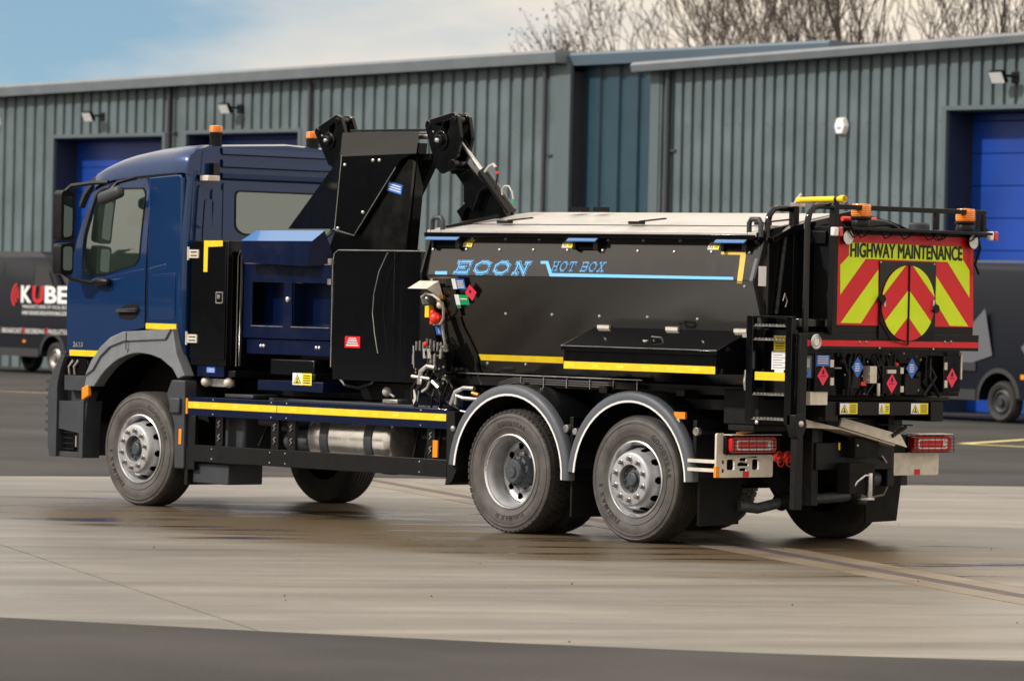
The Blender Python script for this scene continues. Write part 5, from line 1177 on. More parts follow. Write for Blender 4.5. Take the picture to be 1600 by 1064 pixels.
# hydraulic valve bank and pipes between
m_ = MB('black'); c = at(672, 560, 1, .10); m_.box(c.x-.20, c.x+.20, .10, .165, 1.30, 1.50); m_.box(c.x-.15, c.x-.02, .06, .10, 1.35, 1.5)
rnd = random.Random(4); m_.use('nut')
for i in range(9): m_.tube([(c.x-.2+i*.045, .12, 1.50), (c.x-.2+i*.045, .12, 1.59+rnd.uniform(-.02, .02))], .010, 6); m_.box(c.x-.21+i*.045, c.x-.185+i*.045, .08, .0999, 1.42+rnd.uniform(-.05, .05), 1.47)
for i in range(34): q = at(648+rnd.random()*50, 536+rnd.random()*66, 1, .098); m_.dome(q, .012, 'y', -1, 6, .9)
m_.use('redplastic').ball((c.x-.06, .10, 1.56), .022); P(m_, 'valve_bank')
m_ = MB('steel')
for pp, r_ in (([(646, 540), (647, 575)], .007), ([(655, 600), (658, 580), (668, 572), (680, 575)], .022), ([(644, 588), (660, 590), (672, 592)], .016), ([(660, 612), (668, 606), (672, 596)], .014), ([(676, 596), (686, 606)], .020), ([(705, 632), (712, 612), (725, 606), (741, 607)], .020), ([(712, 632), (714, 618), (724, 622), (748, 624)], .018), ([(720, 642), (735, 645)], .010), ([(690, 545), (688, 560)], .014), ([(663, 545), (664, 560)], .017), ([(670, 545), (671, 560)], .017)):
    m_.tube([at(u, v, 1, .07) for u, v in pp], r_, 8)
m_.use('copper').tube([at(738, 614, 1, .07), at(748, 617, 1, .07)], .016, 8); P(m_, 'hydraulic_pipe', smooth=True)
m_ = MB('hose')
for k_ in range(12):
    u, v = 650+rnd.random()*50, 560+rnd.random()*50; m_.tube([at(u, v, 1, .13), at(u+rnd.uniform(-12, 12), v+18, 1, .08), at(u+rnd.uniform(-15, 25), v+38, 1, .12), at(u+rnd.uniform(-10, 30), v+55, 1, .15)], .011, 8)
m_.tube([at(u, v, 1, .3) for u, v in ((530, 590), (540, 602), (560, 606), (582, 598), (595, 582))], .018, 8)
P(m_, 'hydraulic_hose', smooth=True)
m_ = MB('navydark'); m_.box(-2.49, -2.42, .30, .5, .95, 1.28); m_.box(-3.4, -2.6, .5, .56, 1.0, 1.15); P(m_, 'pump_bracket')
m_ = MB('zinc'); m_.prism(XZ([(642, 612), (647, 608), (654, 632), (646, 632)], .2), 'y', .2, .21); P(m_, 'tag_plate'); m_ = MB('hosegrey'); p = at(605, 612, 1, .3); m_.ball(p, .045, 12); m_.tube([p, at(616, 620, 1, .3)], .010, 6); P(m_, 'filler_cap', smooth=True)
m_ = MB('econblue'); p = at(325, 614, 1, .3); m_.tube([p, p+Vector((.05, 0, .05))], .035, 12); P(m_, 'adblue_cap', smooth=True)

# ---------------- side guard, tanks
gx0, gx1 = -5.765, -2.29
m_ = MB('navydark'); m_.box(gx0, gx1, .0, .035, .845, 1.015); m_.box(gx0, gx1, .035, .12, 1.0, 1.015); sg = P(m_, 'side_guard', bevel=.004)
m_ = MB('blacksatin'); m_.box(gx0+.08, gx1+.01, -.005, .04, .435, .585); m_.box(gx0, gx0+.10, .0, .04, .36, .845); m_.build('lower_rail', sg, bevel=.004)
m_ = MB('yellow'); m_.box(gx0, gx1-.01, -.004, -.0005, .912, .972); m_.use('yellowline')
for i in range(13): m_.box(gx0+.08+i*.27, gx0+.16+i*.27, -.0055, -.0043, .93, .952)
m_.use('ink').box(-4.53, -4.524, -.0055, -.0043, .912, .972); m_.use('orange').box(gx0-.03, gx0-.005, -.008, .002, .86, 1.0); m_.build('reflective_tape', sg)
m_ = MB('blacksatin')
for u in (341, 428, 454, 672): x = xz(u, 670, .03)[0]; m_.box(x-.05, x+.05, .041, .075, .586, .844)
m_.use('steel')
for u in (341, 428, 454, 672):
    x = xz(u, 670, .03)[0]
    for z in (.66, .78): m_.tube([(x-.015, .038, z-.03), (x+.012, .034, z-.01), (x-.01, .034, z+.01), (x+.015, .038, z+.03)], .006, 6)
m_.build('guard_post', sg)
m_ = MB('steel')
for u in (333, 424, 448, 658):
    x = xz(u, 640, 0)[0]
    for z in (.865, .995, .465, .555): m_.dome((x, -.001 if z > .7 else -.006, z), .008, 'y', -1, 6, .8)
m_.build('bolt', sg)
m_ = MB('orange'); x = xz(684, 700, .02)[0]; m_.box(x-.03, x+.03, -.012, .0, .60, .745); m_.build('reflector', sg)
m_ = MB('tankalu'); rr_ = .285
m_.lathe([(.001, -.56), (rr_*.85, -.55), (rr_*.97, -.52), (rr_, -.48), (rr_, .48), (rr_*.97, .52), (rr_*.85, .55), (.001, .56)], (-3.76, .42, .70), 'x', 40); ft = P(m_, 'fuel_tank', smooth=True, angle=50)
m_ = MB('plastic')
for x in (-4.05, -3.46): m_.lathe([(rr_+.002, -.055), (rr_+.010, -.05), (rr_+.010, .05), (rr_+.002, .055)], (x, .42, .70), 'x', 40)
m_.build('tank_strap', ft, smooth=True)
m_ = MB('plastic'); m_.box(-5.45, -5.15, .15, .6, .55, .98); m_.box(-4.95, -4.45, .12, .6, .78, .90); m_.lathe([(.001, -.02), (.3, 0), (.3, .03), (.001, .05)], (-4.7, .40, .96), 'z', 20); P(m_, 'adblue_tank', bevel=.03)
m_ = MB('hub'); m_.lathe([(.001, -.2), (.08, -.19), (.11, -.14), (.11, .14), (.08, .19), (.001, .2)], (-4.50, .3, .66), 'x', 20); P(m_, 'air_reservoir', smooth=True)
m_ = MB('blackmatt'); m_.box(-5.1, -2.4, .45, .62, .45, .95); m_.bar((-5.0, .2, .6), (-4.85, .2, .85), .02, .02)
for x in (-2.95, -2.80, -2.65): m_.bar((x, .2, .5), (x+.1, .2, .9), .015, .015)
P(m_, 'chassis_tray')
m_ = MB('plastic'); m_.prism([(-5.0, .30), (-4.4, .20), (-3.6, .15), (-2.5, .15), (-2.5, .55), (-5.0, .55)], 'z', 1.0, 1.03)
m_.box(-5.5, -5.1, .2, .5, 1.016, 1.05); m_.use('nut'); m_.box(-3.3, -3.1, .15, .3, 1.031, 1.07); P(m_, 'tank_cover', bevel=.008)
m_ = MB('blackmatt'); m_.prism([(-2.29, .42), (-2.29, 1.0), (-2.20, 1.0), (-2.16, .50), (-2.22, .40), (-2.30, .37)], 'y', .0, .3); m_.use('nut').dome((-2.21, -.001, .85), .03, 'y', -1, 10, .6); P(m_, 'guard_end')

# ---------------- mudguards
def mudguard(cx, ro, z0, a0, a1, tail):
    m_ = MB('arch'); n = 26; A = [R(a0+(a1-a0)*i/n) for i in range(n+1)]; cz = .50
    def ring(r_, y): return [(cx+r_*math.cos(a), y, cz+r_*math.sin(a)) for a in A]
    rows = [ring(ro-.075, -.050), ring(ro-.02, -.055), ring(ro, -.035), ring(ro+.003, .02), ring(ro-.012, .02), ring(ro-.075, -.030)]
    k = n+1; m_.add([p for r_ in rows for p in r_], [(j*k+i, j*k+i+1, (j+1)*k+i+1, (j+1)*k+i) for j in range(5) for i in range(n)])
    g_ = P(m_, 'mudguard', smooth=True, angle=60)
    m_ = MB('blacksatin'); rows = [ring(ro+.002, .02), ring(ro+.004, .60), ring(ro-.02, .60), ring(ro-.02, .02)]
    m_.add([p for r_ in rows for p in r_], [(j*k+i, j*k+i+1, (j+1)*k+i+1, (j+1)*k+i) for j in range(3) for i in range(n)]); m_.build('mudguard_skin', g_, smooth=True)
    m_ = MB('archtrim'); rows = [ring(ro-.092, -.052), ring(ro-.075, -.054), ring(ro-.075, -.03)]; m_.add([p for r_ in rows for p in r_], [(j*k+i, j*k+i+1, (j+1)*k+i+1, (j+1)*k+i) for j in range(2) for i in range(n)]); m_.build('edge_trim', g_, smooth=True)
    return g_
mudguard(-1.475, .745, .5, -2, 176, 0); mudguard(-.02, .735, .5, 2, 176, 0)
for yy in (1.88,):
    for cx in (-1.475, -.02):
        m_ = MB('blacksatin'); A = [R(-2+180*i/20) for i in range(21)]; m_.add([(cx+.74*math.cos(a), y, .5+.74*math.sin(a)) for y in (yy, 2.5) for a in A], [(i, i+1, 22+i, 21+i) for i in range(20)]); P(m_, 'mudguard', smooth=True)
# flaps, brackets behind the drive and tag wheels
m_ = MB('blackmatt'); m_.box(-.78, -.755, .02, .60, .17, .56); P(m_, 'mudflap', bevel=.006)
m_ = MB('blackmatt')
flap = [(-.22, .545), (.32, .55), (.26, .175), (-.22, .165)]
m_.prism([(.02, .56), (.50, .56), (.47, .18), (.02, .17)], 'x', .72, .735)
for i in range(22): z = .18+i*.016; m_.box(.715, .738, .012, .021, z, z+.008)
fl = P(m_, 'mudflap')
m_ = MB('blackmatt'); m_.prism([(1.98, .58), (2.42, .58), (2.36, .18), (1.98, .17)], 'x', .72, .735); m_.box(.70, .72, 1.9, 2.5, .56, .9); P(m_, 'mudflap')
m_ = MB('blacksatin'); m_.box(.66, .70, .0, .62, .54, 1.02); m_.box(-.80, -.76, .02, .6, .57, 1.0); m_.tube([(.70, .02, .93), (.70, .62, .93)], .03, 8); m_.use('nut').tube([(-.82, -.01, .90), (-.82, .1, .90)], .035, 10); m_.tube([(-.70, -.02, .88), (-.70, .1, .88)], .03, 10); m_.tube([(.70, -.01, .93), (.70, .03, .93)], .036, 10); P(m_, 'mudguard_bracket', bevel=.004)
m_ = MB('zinc'); m_.box(.71, .73, -.0, .42, .705, .735) if False else None
for z in (.685, .615): m_.box(.66, 1.05, -.055, -.035, z, z+.028)
P(m_, 'lamp_bracket_arm')
m_ = MB('zinc')
for z in (.685, .615): m_.box(1.0, 1.02, 1.72, 2.0, z, z+.028)
P(m_, 'lamp_bracket_arm')
m_ = MB('orange'); p = at(1053, 650, 1, -.02); m_.box(p.x-.0, p.x+.125, -.02, .0, p.z-.02, p.z+.035); m_.use('zinc').bar((p.x+.04, -.01, p.z-.02), (p.x+.06, -.0, p.z-.09), .03, .02); P(m_, 'side_repeater')

# ---------------- tail lamps and plates
def lamp(yc, right):
    m_ = MB('zinc'); X = 1.05
    y0, y1 = (-.12, .50) if not right else (1.93, 2.52)
    if not right:
        hl = [roundrect(y0+.12, y0+.21, .635, .72, .015), roundrect(y0+.41, y0+.49, .635, .72, .015), roundrect(y0+.24, y0+.38, .665, .69, .012), roundrect(y0+.265, y0+.355, .705, .73, .012), roundrect(y0+.265, y0+.355, .625, .65, .012)]
        m_.prism(roundpoly([(y0, .575), (y0, .93), (y0+.09, .93), (y0+.09, .755), (y1+.03, .755), (y1+.03, .575)], .02), 'x', X-.02, X, hl)
        m_.box(X-.02, X+.10, y0+.07, y1+.02, .915, .922)
    else:
        m_.prism(roundpoly([(y0-.0, .575), (y0-.0, .76), (y1, .76), (y1, .575)], .02), 'x', X-.02, X); m_.box(X-.02, X+.10, y0+.22, y1+.06, .915, .922)
    pl = P(m_, 'lamp_plate', bevel=.002)
    ly0, ly1 = (y0+.09, y1-.02) if not right else (y0+.19, y1+.06)
    m_ = MB('blacksatin'); m_.box(X+.0, X+.035, ly0-.02, ly1+.02, .765, .905); hs = P(m_, 'tail_lamp', bevel=.008)
    m_ = MB('redlamp'); m_.prism(roundrect(ly0, ly1, .775, .900, .03), 'x', X+.036, X+.085); m_.build('lens', hs, bevel=.010)
    m_ = MB('redlight'); m_.prism(roundrect(ly0+.07, ly1-.07, .815, .862, .012), 'x', X+.086, X+.090); m_.use('white')
    a, b = ly0+.05, ly1-.05; m_.prism(roundrect(a, b, .797, .880, .02), 'x', X+.0862, X+.0885, [roundrect(a+.015, b-.015, .808, .868, .015)])
    m_.use('lenswhite'); m_.box(X+.0905, X+.0925, b-.06, b-.025, .815, .862); m_.build('lens_insert', hs)
    m_ = MB('blacksatin')
    for z in (.79, .82, .85, .88): m_.tube([(X+.11, ly0-.02, z), (X+.11, ly1+.02, z)], .0028, 5)
    for i in range(7): y = ly0+(ly1-ly0)*i/6; m_.tube([(X+.04, y, .765), (X+.11, y, .77), (X+.11, y, .90), (X+.04, y, .912)], .0028, 5)
    m_.build('lamp_guard', hs)
    m_ = MB('red'); yc_ = (y0+y1)/2+.03; m_.box(X+.0005, X+.003, yc_-.035, yc_+.035, .578, .625)
    if not right: m_.use('orange').box(X-.024, X+.003, y0-.004, y0+.035, .576, .665)
    m_.build('reflector', pl)
lamp(0, False); lamp(0, True)
m_ = MB('redplastic')
for y in (.60, .70): m_.lathe([(.001, 0), (.045, .005), (.05, .03), (.035, .04)], (1.02, y, .735), 'x', 14); m_.lathe([(.035, .045), (.045, .05), (.035, .055)], (1.02, y, .70), 'x', 14, closed=True)
m_.use('steel').tube([(1.0, .58, .72), (1.02, .64, .72)], .02, 8); P(m_, 'air_coupling', smooth=True)
# rear cross member, tow hitch, anti-roll bar
m_ = MB('blacksatin'); m_.box(1.25, 1.32, .75, 1.66, .64, .86); m_.box(1.15, 1.3, .72, .80, .35, 1.2); m_.box(1.15, 1.3, 1.62, 1.70, .50, 1.2); m_.box(1.1, 1.2, .60, 1.9, .95, 1.05); P(m_, 'rear_crossmember', bevel=.006)
m_ = MB('blackmatt'); m_.box(1.321, 1.42, 1.10, 1.38, .74, .90); m_.box(1.321, 1.46, 1.0, 1.3, .45, .70); m_.use('steel'); m_.tube([(1.48, 1.22, .42), (1.48, 1.22, .62)], .022, 10); m_.tube([(1.44, 1.05, .48), (1.46, 1.09, .55), (1.48, 1.16, .60), (1.48, 1.22, .60)], .012, 8); m_.lathe([(.001, 0), (.07, 0), (.07, .02), (.001, .02)], (1.46, 1.2, .40), 'z', 14); m_.dome((1.43, 1.12, .84), .012, 'x', 1, 8); m_.use('hub').tube([(1.2, 1.2, .55), (1.2, 1.60, .56)], .06, 14); m_.use('yellow').box(1.325, 1.33, 1.0, 1.02, .8, .86); P(m_, 'tow_hitch', bevel=.004)
m_ = MB('hub'); m_.tube([(.75, .45, .33), (.8, .62, .31), (.82, .9, .36), (.82, 1.7, .40), (.78, 1.9, .36)], .045, 12); m_.use('blackmatt').tube([(.82, .86, .36), (.75, .86, .75)], .03, 8); m_.lathe([(.06, -.05), (.075, 0), (.06, .05)], (.82, .88, .36), 'y', 14); m_.lathe([(.06, -.05), (.075, 0), (.06, .05)], (.82, 1.72, .40), 'y', 14); m_.tube([(.75, 1.72, .40), (.6, 1.72, .7)], .03, 8); P(m_, 'anti_roll_bar', smooth=True)
m_ = MB('hosegrey'); m_.tube([(.95, 1.72, .38), (1.1, 1.80, .42), (1.25, 1.75, .60), (1.35, 1.5, .75)], .008, 6); P(m_, 'air_line')
# chute tray under the rear
m_ = MB('zinc'); X = 1.45
q = [yz(1258, 655, X), yz(1310, 656, X), yz(1310, 668, X), yz(1258, 668, X)]
m_.prism([yz(1258, 655, X), yz(1311, 668, X), yz(1311, 671, X), yz(1258, 668, X)], 'x', X-.15, X)
m_.prism([yz(1313, 652, X), yz(1405, 679, X), yz(1415, 699, X), yz(1310, 666, X)], 'x', X, X+.02); m_.prism([yz(1310, 670, X), yz(1310, 667, X), yz(1400, 694, X), yz(1398, 697, X)], 'x', X-.22, X); tr_ = P(m_, 'discharge_tray', bevel=.003)
m_ = MB('steel'); a = yz(1316, 656, X); b = yz(1403, 686, X); m_.dome((X+.021, a[0], a[1]), .012, 'x', 1, 8); m_.dome((X+.021, b[0], b[1]), .008, 'x', 1, 8); m_.use('blacksatin'); c0 = yz(1390, 681, X); c1 = yz(1411, 667, X); m_.tube([(X+.03, *c0), (X+.03, *c1)], .016, 8); c2 = yz(1440, 665, X); m_.tube([(X-.1, *yz(1385, 664, X)), (X-.1, *c2)], .006, 6); m_.build('tray_lever', tr_, smooth=True)

# ---------------- rear control equipment
X = 1.60
m_ = MB('black'); m_.box(1.33, 1.55, .35, 2.2, 1.24, 1.66); m_.use('blacksatin'); 
m_.box(1.5, 1.6, .78, .95, 1.30, 1.5); m_.box(1.5, 1.58, 1.5, 1.7, 1.25, 1.45); P(m_, 'rear_equipment_bay', bevel=.01)
rnd = random.Random(12)
m_ = MB('blacksatin')
for i in range(10): y = rnd.uniform(.7, 1.9); m_.tube([(1.58, y, rnd.uniform(1.5, 1.62)), (1.62, y+rnd.uniform(-.06, .06), 1.4), (1.60, y+rnd.uniform(-.1, .1), 1.25)], rnd.uniform(.010, .018), 8)
for i in range(7): y = rnd.uniform(.72, 1.85); z = rnd.uniform(1.27, 1.58); m_.lathe([(.001, 0), (.035, 0), (.035, .03), (.02, .05), (.001, .05)], (1.555, y, z), 'x', 12)
P(m_, 'burner_pipe', smooth=True)
m_ = MB('nut')
for i in range(14): y = rnd.uniform(.68, 1.9); z = rnd.uniform(1.26, 1.6); m_.dome((1.62, y, z), rnd.uniform(.007, .013), 'x', 1, 8)
m_.bar((1.62, .62, 1.47), (1.62, .70, 1.47), .01, .01); m_.use('redplastic'); m_.ball((1.60, 1.37, 1.50), .022); m_.box(1.56, 1.6, .96, 1.02, 1.33, 1.36); P(m_, 'burner_fitting')
def rbox(name, u0, v0, u1, v1, x0, x1, m='black', bevel=.005, parent=None):
    (a, z1) = yz(u0, v0, x1); (b, z0) = yz(u1, v1, x1); mb = MB(m); mb.box(x0, x1, a, b, z0, z1); return P(mb, name, parent, bevel=bevel)
def diamond(mb, u, v, w_, h_, X, m='pink'):
    y, z = yz(u, v, X); mb.use(m).add([(X, y-w_, z), (X, y, z-h_), (X, y+w_, z), (X, y, z+h_)], [(0, 1, 2, 3)])
    if m == 'pink':
        mb.use('ink').add([(X+.001, y-.012, z+.01), (X+.001, y+.012, z+.01), (X+.001, y+.016, z+.03), (X+.001, y+.004, z+.055), (X+.001, y-.010, z+.035)], [(0, 1, 2, 3, 4)]); mb.box(X+.001, X+.0015, y-.03, y+.03, z-.006, z+.0)
cbx = rbox('gauge_cabinet', 1247, 552, 1272, 592, 1.5, 1.63)
m_ = MB('vangrey'); (a, z1) = yz(1249, 556, 1.632); (b, z0) = yz(1267, 590, 1.632); m_.box(1.631, 1.634, a, b, z0, z1); m_.use('interiorlight').box(1.6345, 1.636, a+.01, b-.02, z0+.08, z1-.02); m_.use('blue').box(1.6345, 1.637, a, b-.01, z0+.005, z0+.06); m_.use('ink').lathe([(.001, 0), (.009, 0), (.009, .006), (.001, .006)], (1.6375, a+.04, z0+.035), 'x', 10).lathe([(.001, 0), (.009, 0), (.009, .006), (.001, .006)], (1.6375, a+.08, z0+.035), 'x', 10); m_.build('control_face', cbx)
cb = rbox('gas_cabinet', 1274, 552, 1298, 611, 1.5, 1.64)
m_ = MB('blue'); (a, z1) = yz(1276, 555, 1.643); (b, z0) = yz(1296, 572, 1.643); m_.box(1.641, 1.643, a, b, z0, z1); m_.use('white')
for i in range(4): m_.box(1.6435, 1.644, a+.015, b-.015, z0+.02+i*.018, z0+.026+i*.018)
diamond(m_, 1286, 587, .065, .082, 1.644); m_.build('safety_sticker', cb)
m_ = MB('zinc')
for v in (568, 596): y, z = yz(1299, v, 1.64); m_.box(1.642, 1.65, y-.02, y+.02, z-.03, z+.03)
m_.build('hinge', cb)
cb = rbox('gas_cabinet', 1380, 572, 1408, 615, 1.5, 1.64)
m_ = MB('pink'); diamond(m_, 1393.5, 599, .065, .082, 1.644); m_.use('zinc'); y, z = yz(1392, 580, 1.642); m_.box(1.641, 1.655, y-.05, y+.05, z-.018, z+.012)
for v in (579, 608): y, z = yz(1408, v, 1.64); m_.box(1.642, 1.65, y-.015, y+.02, z-.025, z+.025)
m_.build('safety_sticker', cb)
cb = rbox('gas_cabinet', 1475, 556, 1500, 613, 1.5, 1.64)
m_ = MB('pink'); diamond(m_, 1487.5, 590.5, .065, .082, 1.644); m_.use('zinc')
for v in (572, 600): y, z = yz(1477, v, 1.64); m_.box(1.642, 1.65, y-.018, y+.015, z-.03, z+.03)
y, z = yz(1501, 570, 1.64); m_.box(1.62, 1.65, y-.005, y+.01, z-.12, z+.10); m_.build('safety_sticker', cb)
for u, v in ((1340, 574), (1425, 575.5)):
    m_ = MB('blue'); diamond(m_, u, v, .07, .085, 1.635, 'blue'); y, z = yz(u, v, 1.637); m_.use('white')
    for i in range(4): m_.box(1.6365, 1.637, y-.03, y+.03-abs(i-1.5)*.006, z-.03+i*.018, z-.022+i*.018)
    m_.use('blacksatin').box(1.56, 1.63, y-.03, y+.03, z-.04, z+.04); P(m_, 'blue_label')
m_ = MB('zinc'); (a, z1) = yz(1258, 612, 1.62); (b, z0) = yz(1293, 633, 1.62); m_.box(1.5, 1.62, a+.06, b, z0, z1); P(m_, 'drip_tray', bevel=.004)
m_ = MB('zinc'); (a, z1) = yz(1360, 572, 1.63); (b, z0) = yz(1370, 599, 1.63); m_.box(1.55, 1.63, a, b, z0, z1); m_.use('blacksatin').lathe([(.035, 0), (.042, .01), (.035, .02)], (1.62, a+.04, z1+.06), 'x', 14); m_.use('zinc').tube([(1.64, a+.09, z0-.0), (1.64, a+.09, z0-.10)], .014, 8); P(m_, 'junction_box', bevel=.003)
# beam with hazard labels
bm_ = rbox('lower_beam', 1311, 628, 1451, 649, 1.52, 1.62, 'blacksatin', .004)
for u, w_, h_ in ((1312, .205, .085), (1373, .125, .085), (1423, .205, .085)):
    m_ = MB('white'); y, z = yz(u, 646.5, 1.622); hazard(m_, (1.623, y, z), UY, UZ, w_, h_, w_ < .15); m_.build('warning_label', bm_)
# red bar deck
X = 1.70
m_ = MB('blacksatin'); (a, z1) = yz(1250, 519, X); (b, z0) = yz(1529, 549, X); m_.box(1.32, X, a-.0, b, z0, z1-.0); dk = P(m_, 'rear_deck', bevel=.004)
m_ = MB('red'); (a, z1) = yz(1257, 531, X+.001); (b, z0) = yz(1528, 544, X+.001); m_.box(X+.0005, X+.004, a, b, z0, z1); m_.build('red_reflective_strip', dk)
m_ = MB('lenswhite'); y, z = yz(1274.5, 534, X+.005); m_.lathe([(.001, .012), (.03, .012), (.048, .006), (.058, 0)], (X+.004, y, z), 'x', 24); m_.use('steel').lathe([(.058, 0), (.062, .008), (.052, .013), (.046, .010)], (X+.004, y, z), 'x', 24); m_.use('nut').lathe([(.03, .0125), (.033, .014), (.036, .0125)], (X+.004, y, z), 'x', 24)
for u in (1342, 1352.5, 1475.5, 1485): y, z = yz(u, 534.5, X); m_.dome((X+.004, y, z), .014, 'x', 1, 8, .7)
m_.build('round_reflector', dk)
m_ = MB('black'); (a, z1) = yz(1240, 520, X); m_.box(X-.06, X+.012, a-.02, a+.07, z1-.26, z1); m_.use('steel')
for z in (z1-.05, z1-.12): m_.dome((X+.013, a+.03, z), .014, 'x', 1, 8, .7)
m_.build('ladder_bracket', dk)
# hazard panel (rear door): red sheet, lime chevrons, header text
X = 1.70
def RP(pts, off): return [(X+off, *yz(u, v, X)) for u, v in pts]
m_ = MB('blacksatin'); (a, z0) = yz(1304, 520, X); (b, z1) = yz(1524, 368, X); m_.box(X-.25, X-.002, a, b, z0+.0, z1+.03); hp_ = P(m_, 'rear_hopper', bevel=.004)
m_ = MB('red'); m_.add(RP([(1305.5, 366), (1521, 372), (1520.5, 511.5), (1304.5, 507.5)], .0), [(0, 1, 2, 3)]); m_.add(RP([(1305.5, 366), (1521, 372), (1520.5, 511.5), (1304.5, 507.5)], -.004), [(0, 1, 2, 3)]); pn = m_.build('hazard_panel', T)
m_ = MB('lime')
def zq(pts): return [(1160+a/4, 290+b/4) for a, b in pts]
def face(mb, pts, off):
    q = RP(zq(pts), off); tr = tessellate_polygon([[Vector((p[1], p[2], 0)) for p in q]]); mb.add(q, [tuple(t) for t in tr])
face(m_, [(665, 355), (1376, 384), (1376, 462), (1418, 530), (1418, 702), (1280, 478), (980, 466), (770, 458), (610, 683), (610, 497), (665, 437)], .002)
face(m_, [(848, 525), (848, 690), (740, 860), (612, 858)], .002); face(m_, [(1197, 545), (1410, 880), (1295, 876), (1197, 715)], .002)
m_.build('lime_chevron', pn)
m_ = MB('ink'); o = Vector(RP([(1328.5, 401)], 0)[0]); e = Vector(RP([(1502.5, 407)], 0)[0]); [m_.text('HIGHWAY MAINTENANCE', o+UY*dy_+UZ*dz_, (e-o), UZ, .112, width=(e-o).length, off=.004+.0003*k_) for k_, (dy_, dz_) in enumerate(((0, 0), (.005, 0), (-.005, 0), (0, .004), (0, -.004)))]; m_.build('lettering', pn)
# centre hatch plate with oval doors
m_ = MB('black'); (a, z1) = yz(1160+855/4, 290+470/4, X); (b, z0) = yz(1160+1195/4, 290+968/4, X); m_.box(X+.003, X+.012, a, b, z0+.005, z1); hc = m_.build('hatch_plate', pn, bevel=.002)
cyu, cyv = 1160+1026/4, 290+735/4; (c_y, c_z) = yz(cyu, cyv, X); (l_y, _) = yz(1160+862/4, cyv, X); ry = c_y-l_y; rz = (yz(cyu, 290+495/4, X)[1]-yz(cyu, 290+965/4, X)[1])/2
def halfoval(sgn, y0=0): return [(c_y+sgn*(abs(ry*math.sin(t_))), c_z+rz*math.cos(t_)) for t_ in [math.pi*i/24 for i in range(25)]]
def clip(poly, nx, nz, d):      # keep nx*y+nz*z<=d
    out_ = []
    for i in range(len(poly)):
        p, q = poly[i], poly[(i+1) % len(poly)]; fp = nx*p[0]+nz*p[1]-d; fq = nx*q[0]+nz*q[1]-d
        if fp <= 0: out_.append(p)
        if fp*fq < 0: t_ = fp/(fp-fq); out_.append((p[0]+(q[0]-p[0])*t_, p[1]+(q[1]-p[1])*t_))
    return out_
for sg_, s in ((-1, 'l'), (1, 'r')):
    base = [(y+sg_*.004, z) for y, z in halfoval(sg_)]
    m_ = MB('red'); m_.prism(base, 'x', X+.0125, X+.020); od = m_.build('hatch_door', T)
    m_ = MB('lime'); sl_ = .93
    for lo_, hi_ in ((1.12, None), (-.36, .36)):
        pl = clip(base, -sg_*sl_, -1, -(c_z+lo_*rz)-sg_*sl_*c_y)
        if hi_ is not None: pl = clip(pl, sg_*sl_, 1, c_z+hi_*rz+sg_*sl_*c_y)
        if len(pl) > 2:
            tr = tessellate_polygon([[Vector((p[0], p[1], 0)) for p in pl]]); m_.add([(X+.0215, *p) for p in pl], [tuple(t_) for t_ in tr])
    m_.build('lime_stripe', od)
m_ = MB('blacksatin'); m_.tube([(X+.024, c_y, c_z-rz*1.1), (X+.024, c_y, c_z+rz*1.02)], .009, 8); m_.use('steel'); m_.box(X+.021, X+.034, c_y-ry*.97, c_y-ry*.90, c_z-.03, c_z+.05); m_.box(X+.021, X+.034, c_y+ry*.90, c_y+ry*.97, c_z-.05, c_z+.03); m_.use('blacksatin').lathe([(.001, 0), (.035, 0), (.035, .03), (.001, .03)], (X+.013, c_y-ry*1.04, c_z+.03), 'x', 14).lathe([(.001, 0), (.035, 0), (.035, .03), (.001, .03)], (X+.013, c_y+ry*1.02, c_z-.04), 'x', 14); m_.tube([(X+.02, c_y-ry*1.02, c_z), (X+.02, c_y-ry*1.05, c_z-rz*.5), (X+.022, c_y-ry*.6, c_z-rz*1.0), (X+.024, c_y, c_z-rz*1.12)], .004, 6); m_.build('hatch_hinge', pn)
m_ = MB('steel')
for u, v in ((858, 480), (1192, 492), (850, 1016), (1186, 1022)): q = RP(zq([(u, v)]), 0)[0]; m_.dome((X+.012, q[1], q[2]), .010, 'x', 1, 6, .7)
m_.build('bolt', pn)
m_ = MB('navydark'); (a, z1) = yz(1305, 510, X); (b, z0) = yz(1370, 520, X); m_.box(X-.2, X-.03, a, b, z0, z1); m_.use('nut').box(X-.1, X-.05, a+1.25, a+1.6, z0+.02, z0+.06); P(m_, 'sill_tray')
# top light shelf
m_ = MB('blacksatin'); a = Vector((X+.06, *yz(1322, 357, X+.06))); b = Vector((X+.06, *yz(1540, 366, X+.06))); m_.bar(a, b, .16, .022, up=(0, 0, 1)); sh_ = P(m_, 'lamp_shelf', bevel=.003)
m_ = MB('blackmatt'); rnd = random.Random(3)
for i in range(8):
    t_ = rnd.random(); p = a.lerp(b, t_); m_.tube([p+Vector((0, 0, -.01)), p+Vector((.02, .04, -.07)), p+Vector((.02, .10, -.05)), p+Vector((0, .16, -.01))], .006, 6)
for t_ in (.2, .5, .72): p = a.lerp(b, t_); m_.add([p+Vector((-.06, 0, -.012)), p+Vector((-.06, .05, -.012)), p+Vector((-.075, .025, -.12))], [(0, 1, 2)])
m_.tube([b+Vector((-.02, -.08, -.02)), b+Vector((0, -.06, -.12)), b+Vector((-.02, -.10, -.25)), b+Vector((-.02, -.05, -.33))], .012, 6); m_.build('wiring', sh_, smooth=True)
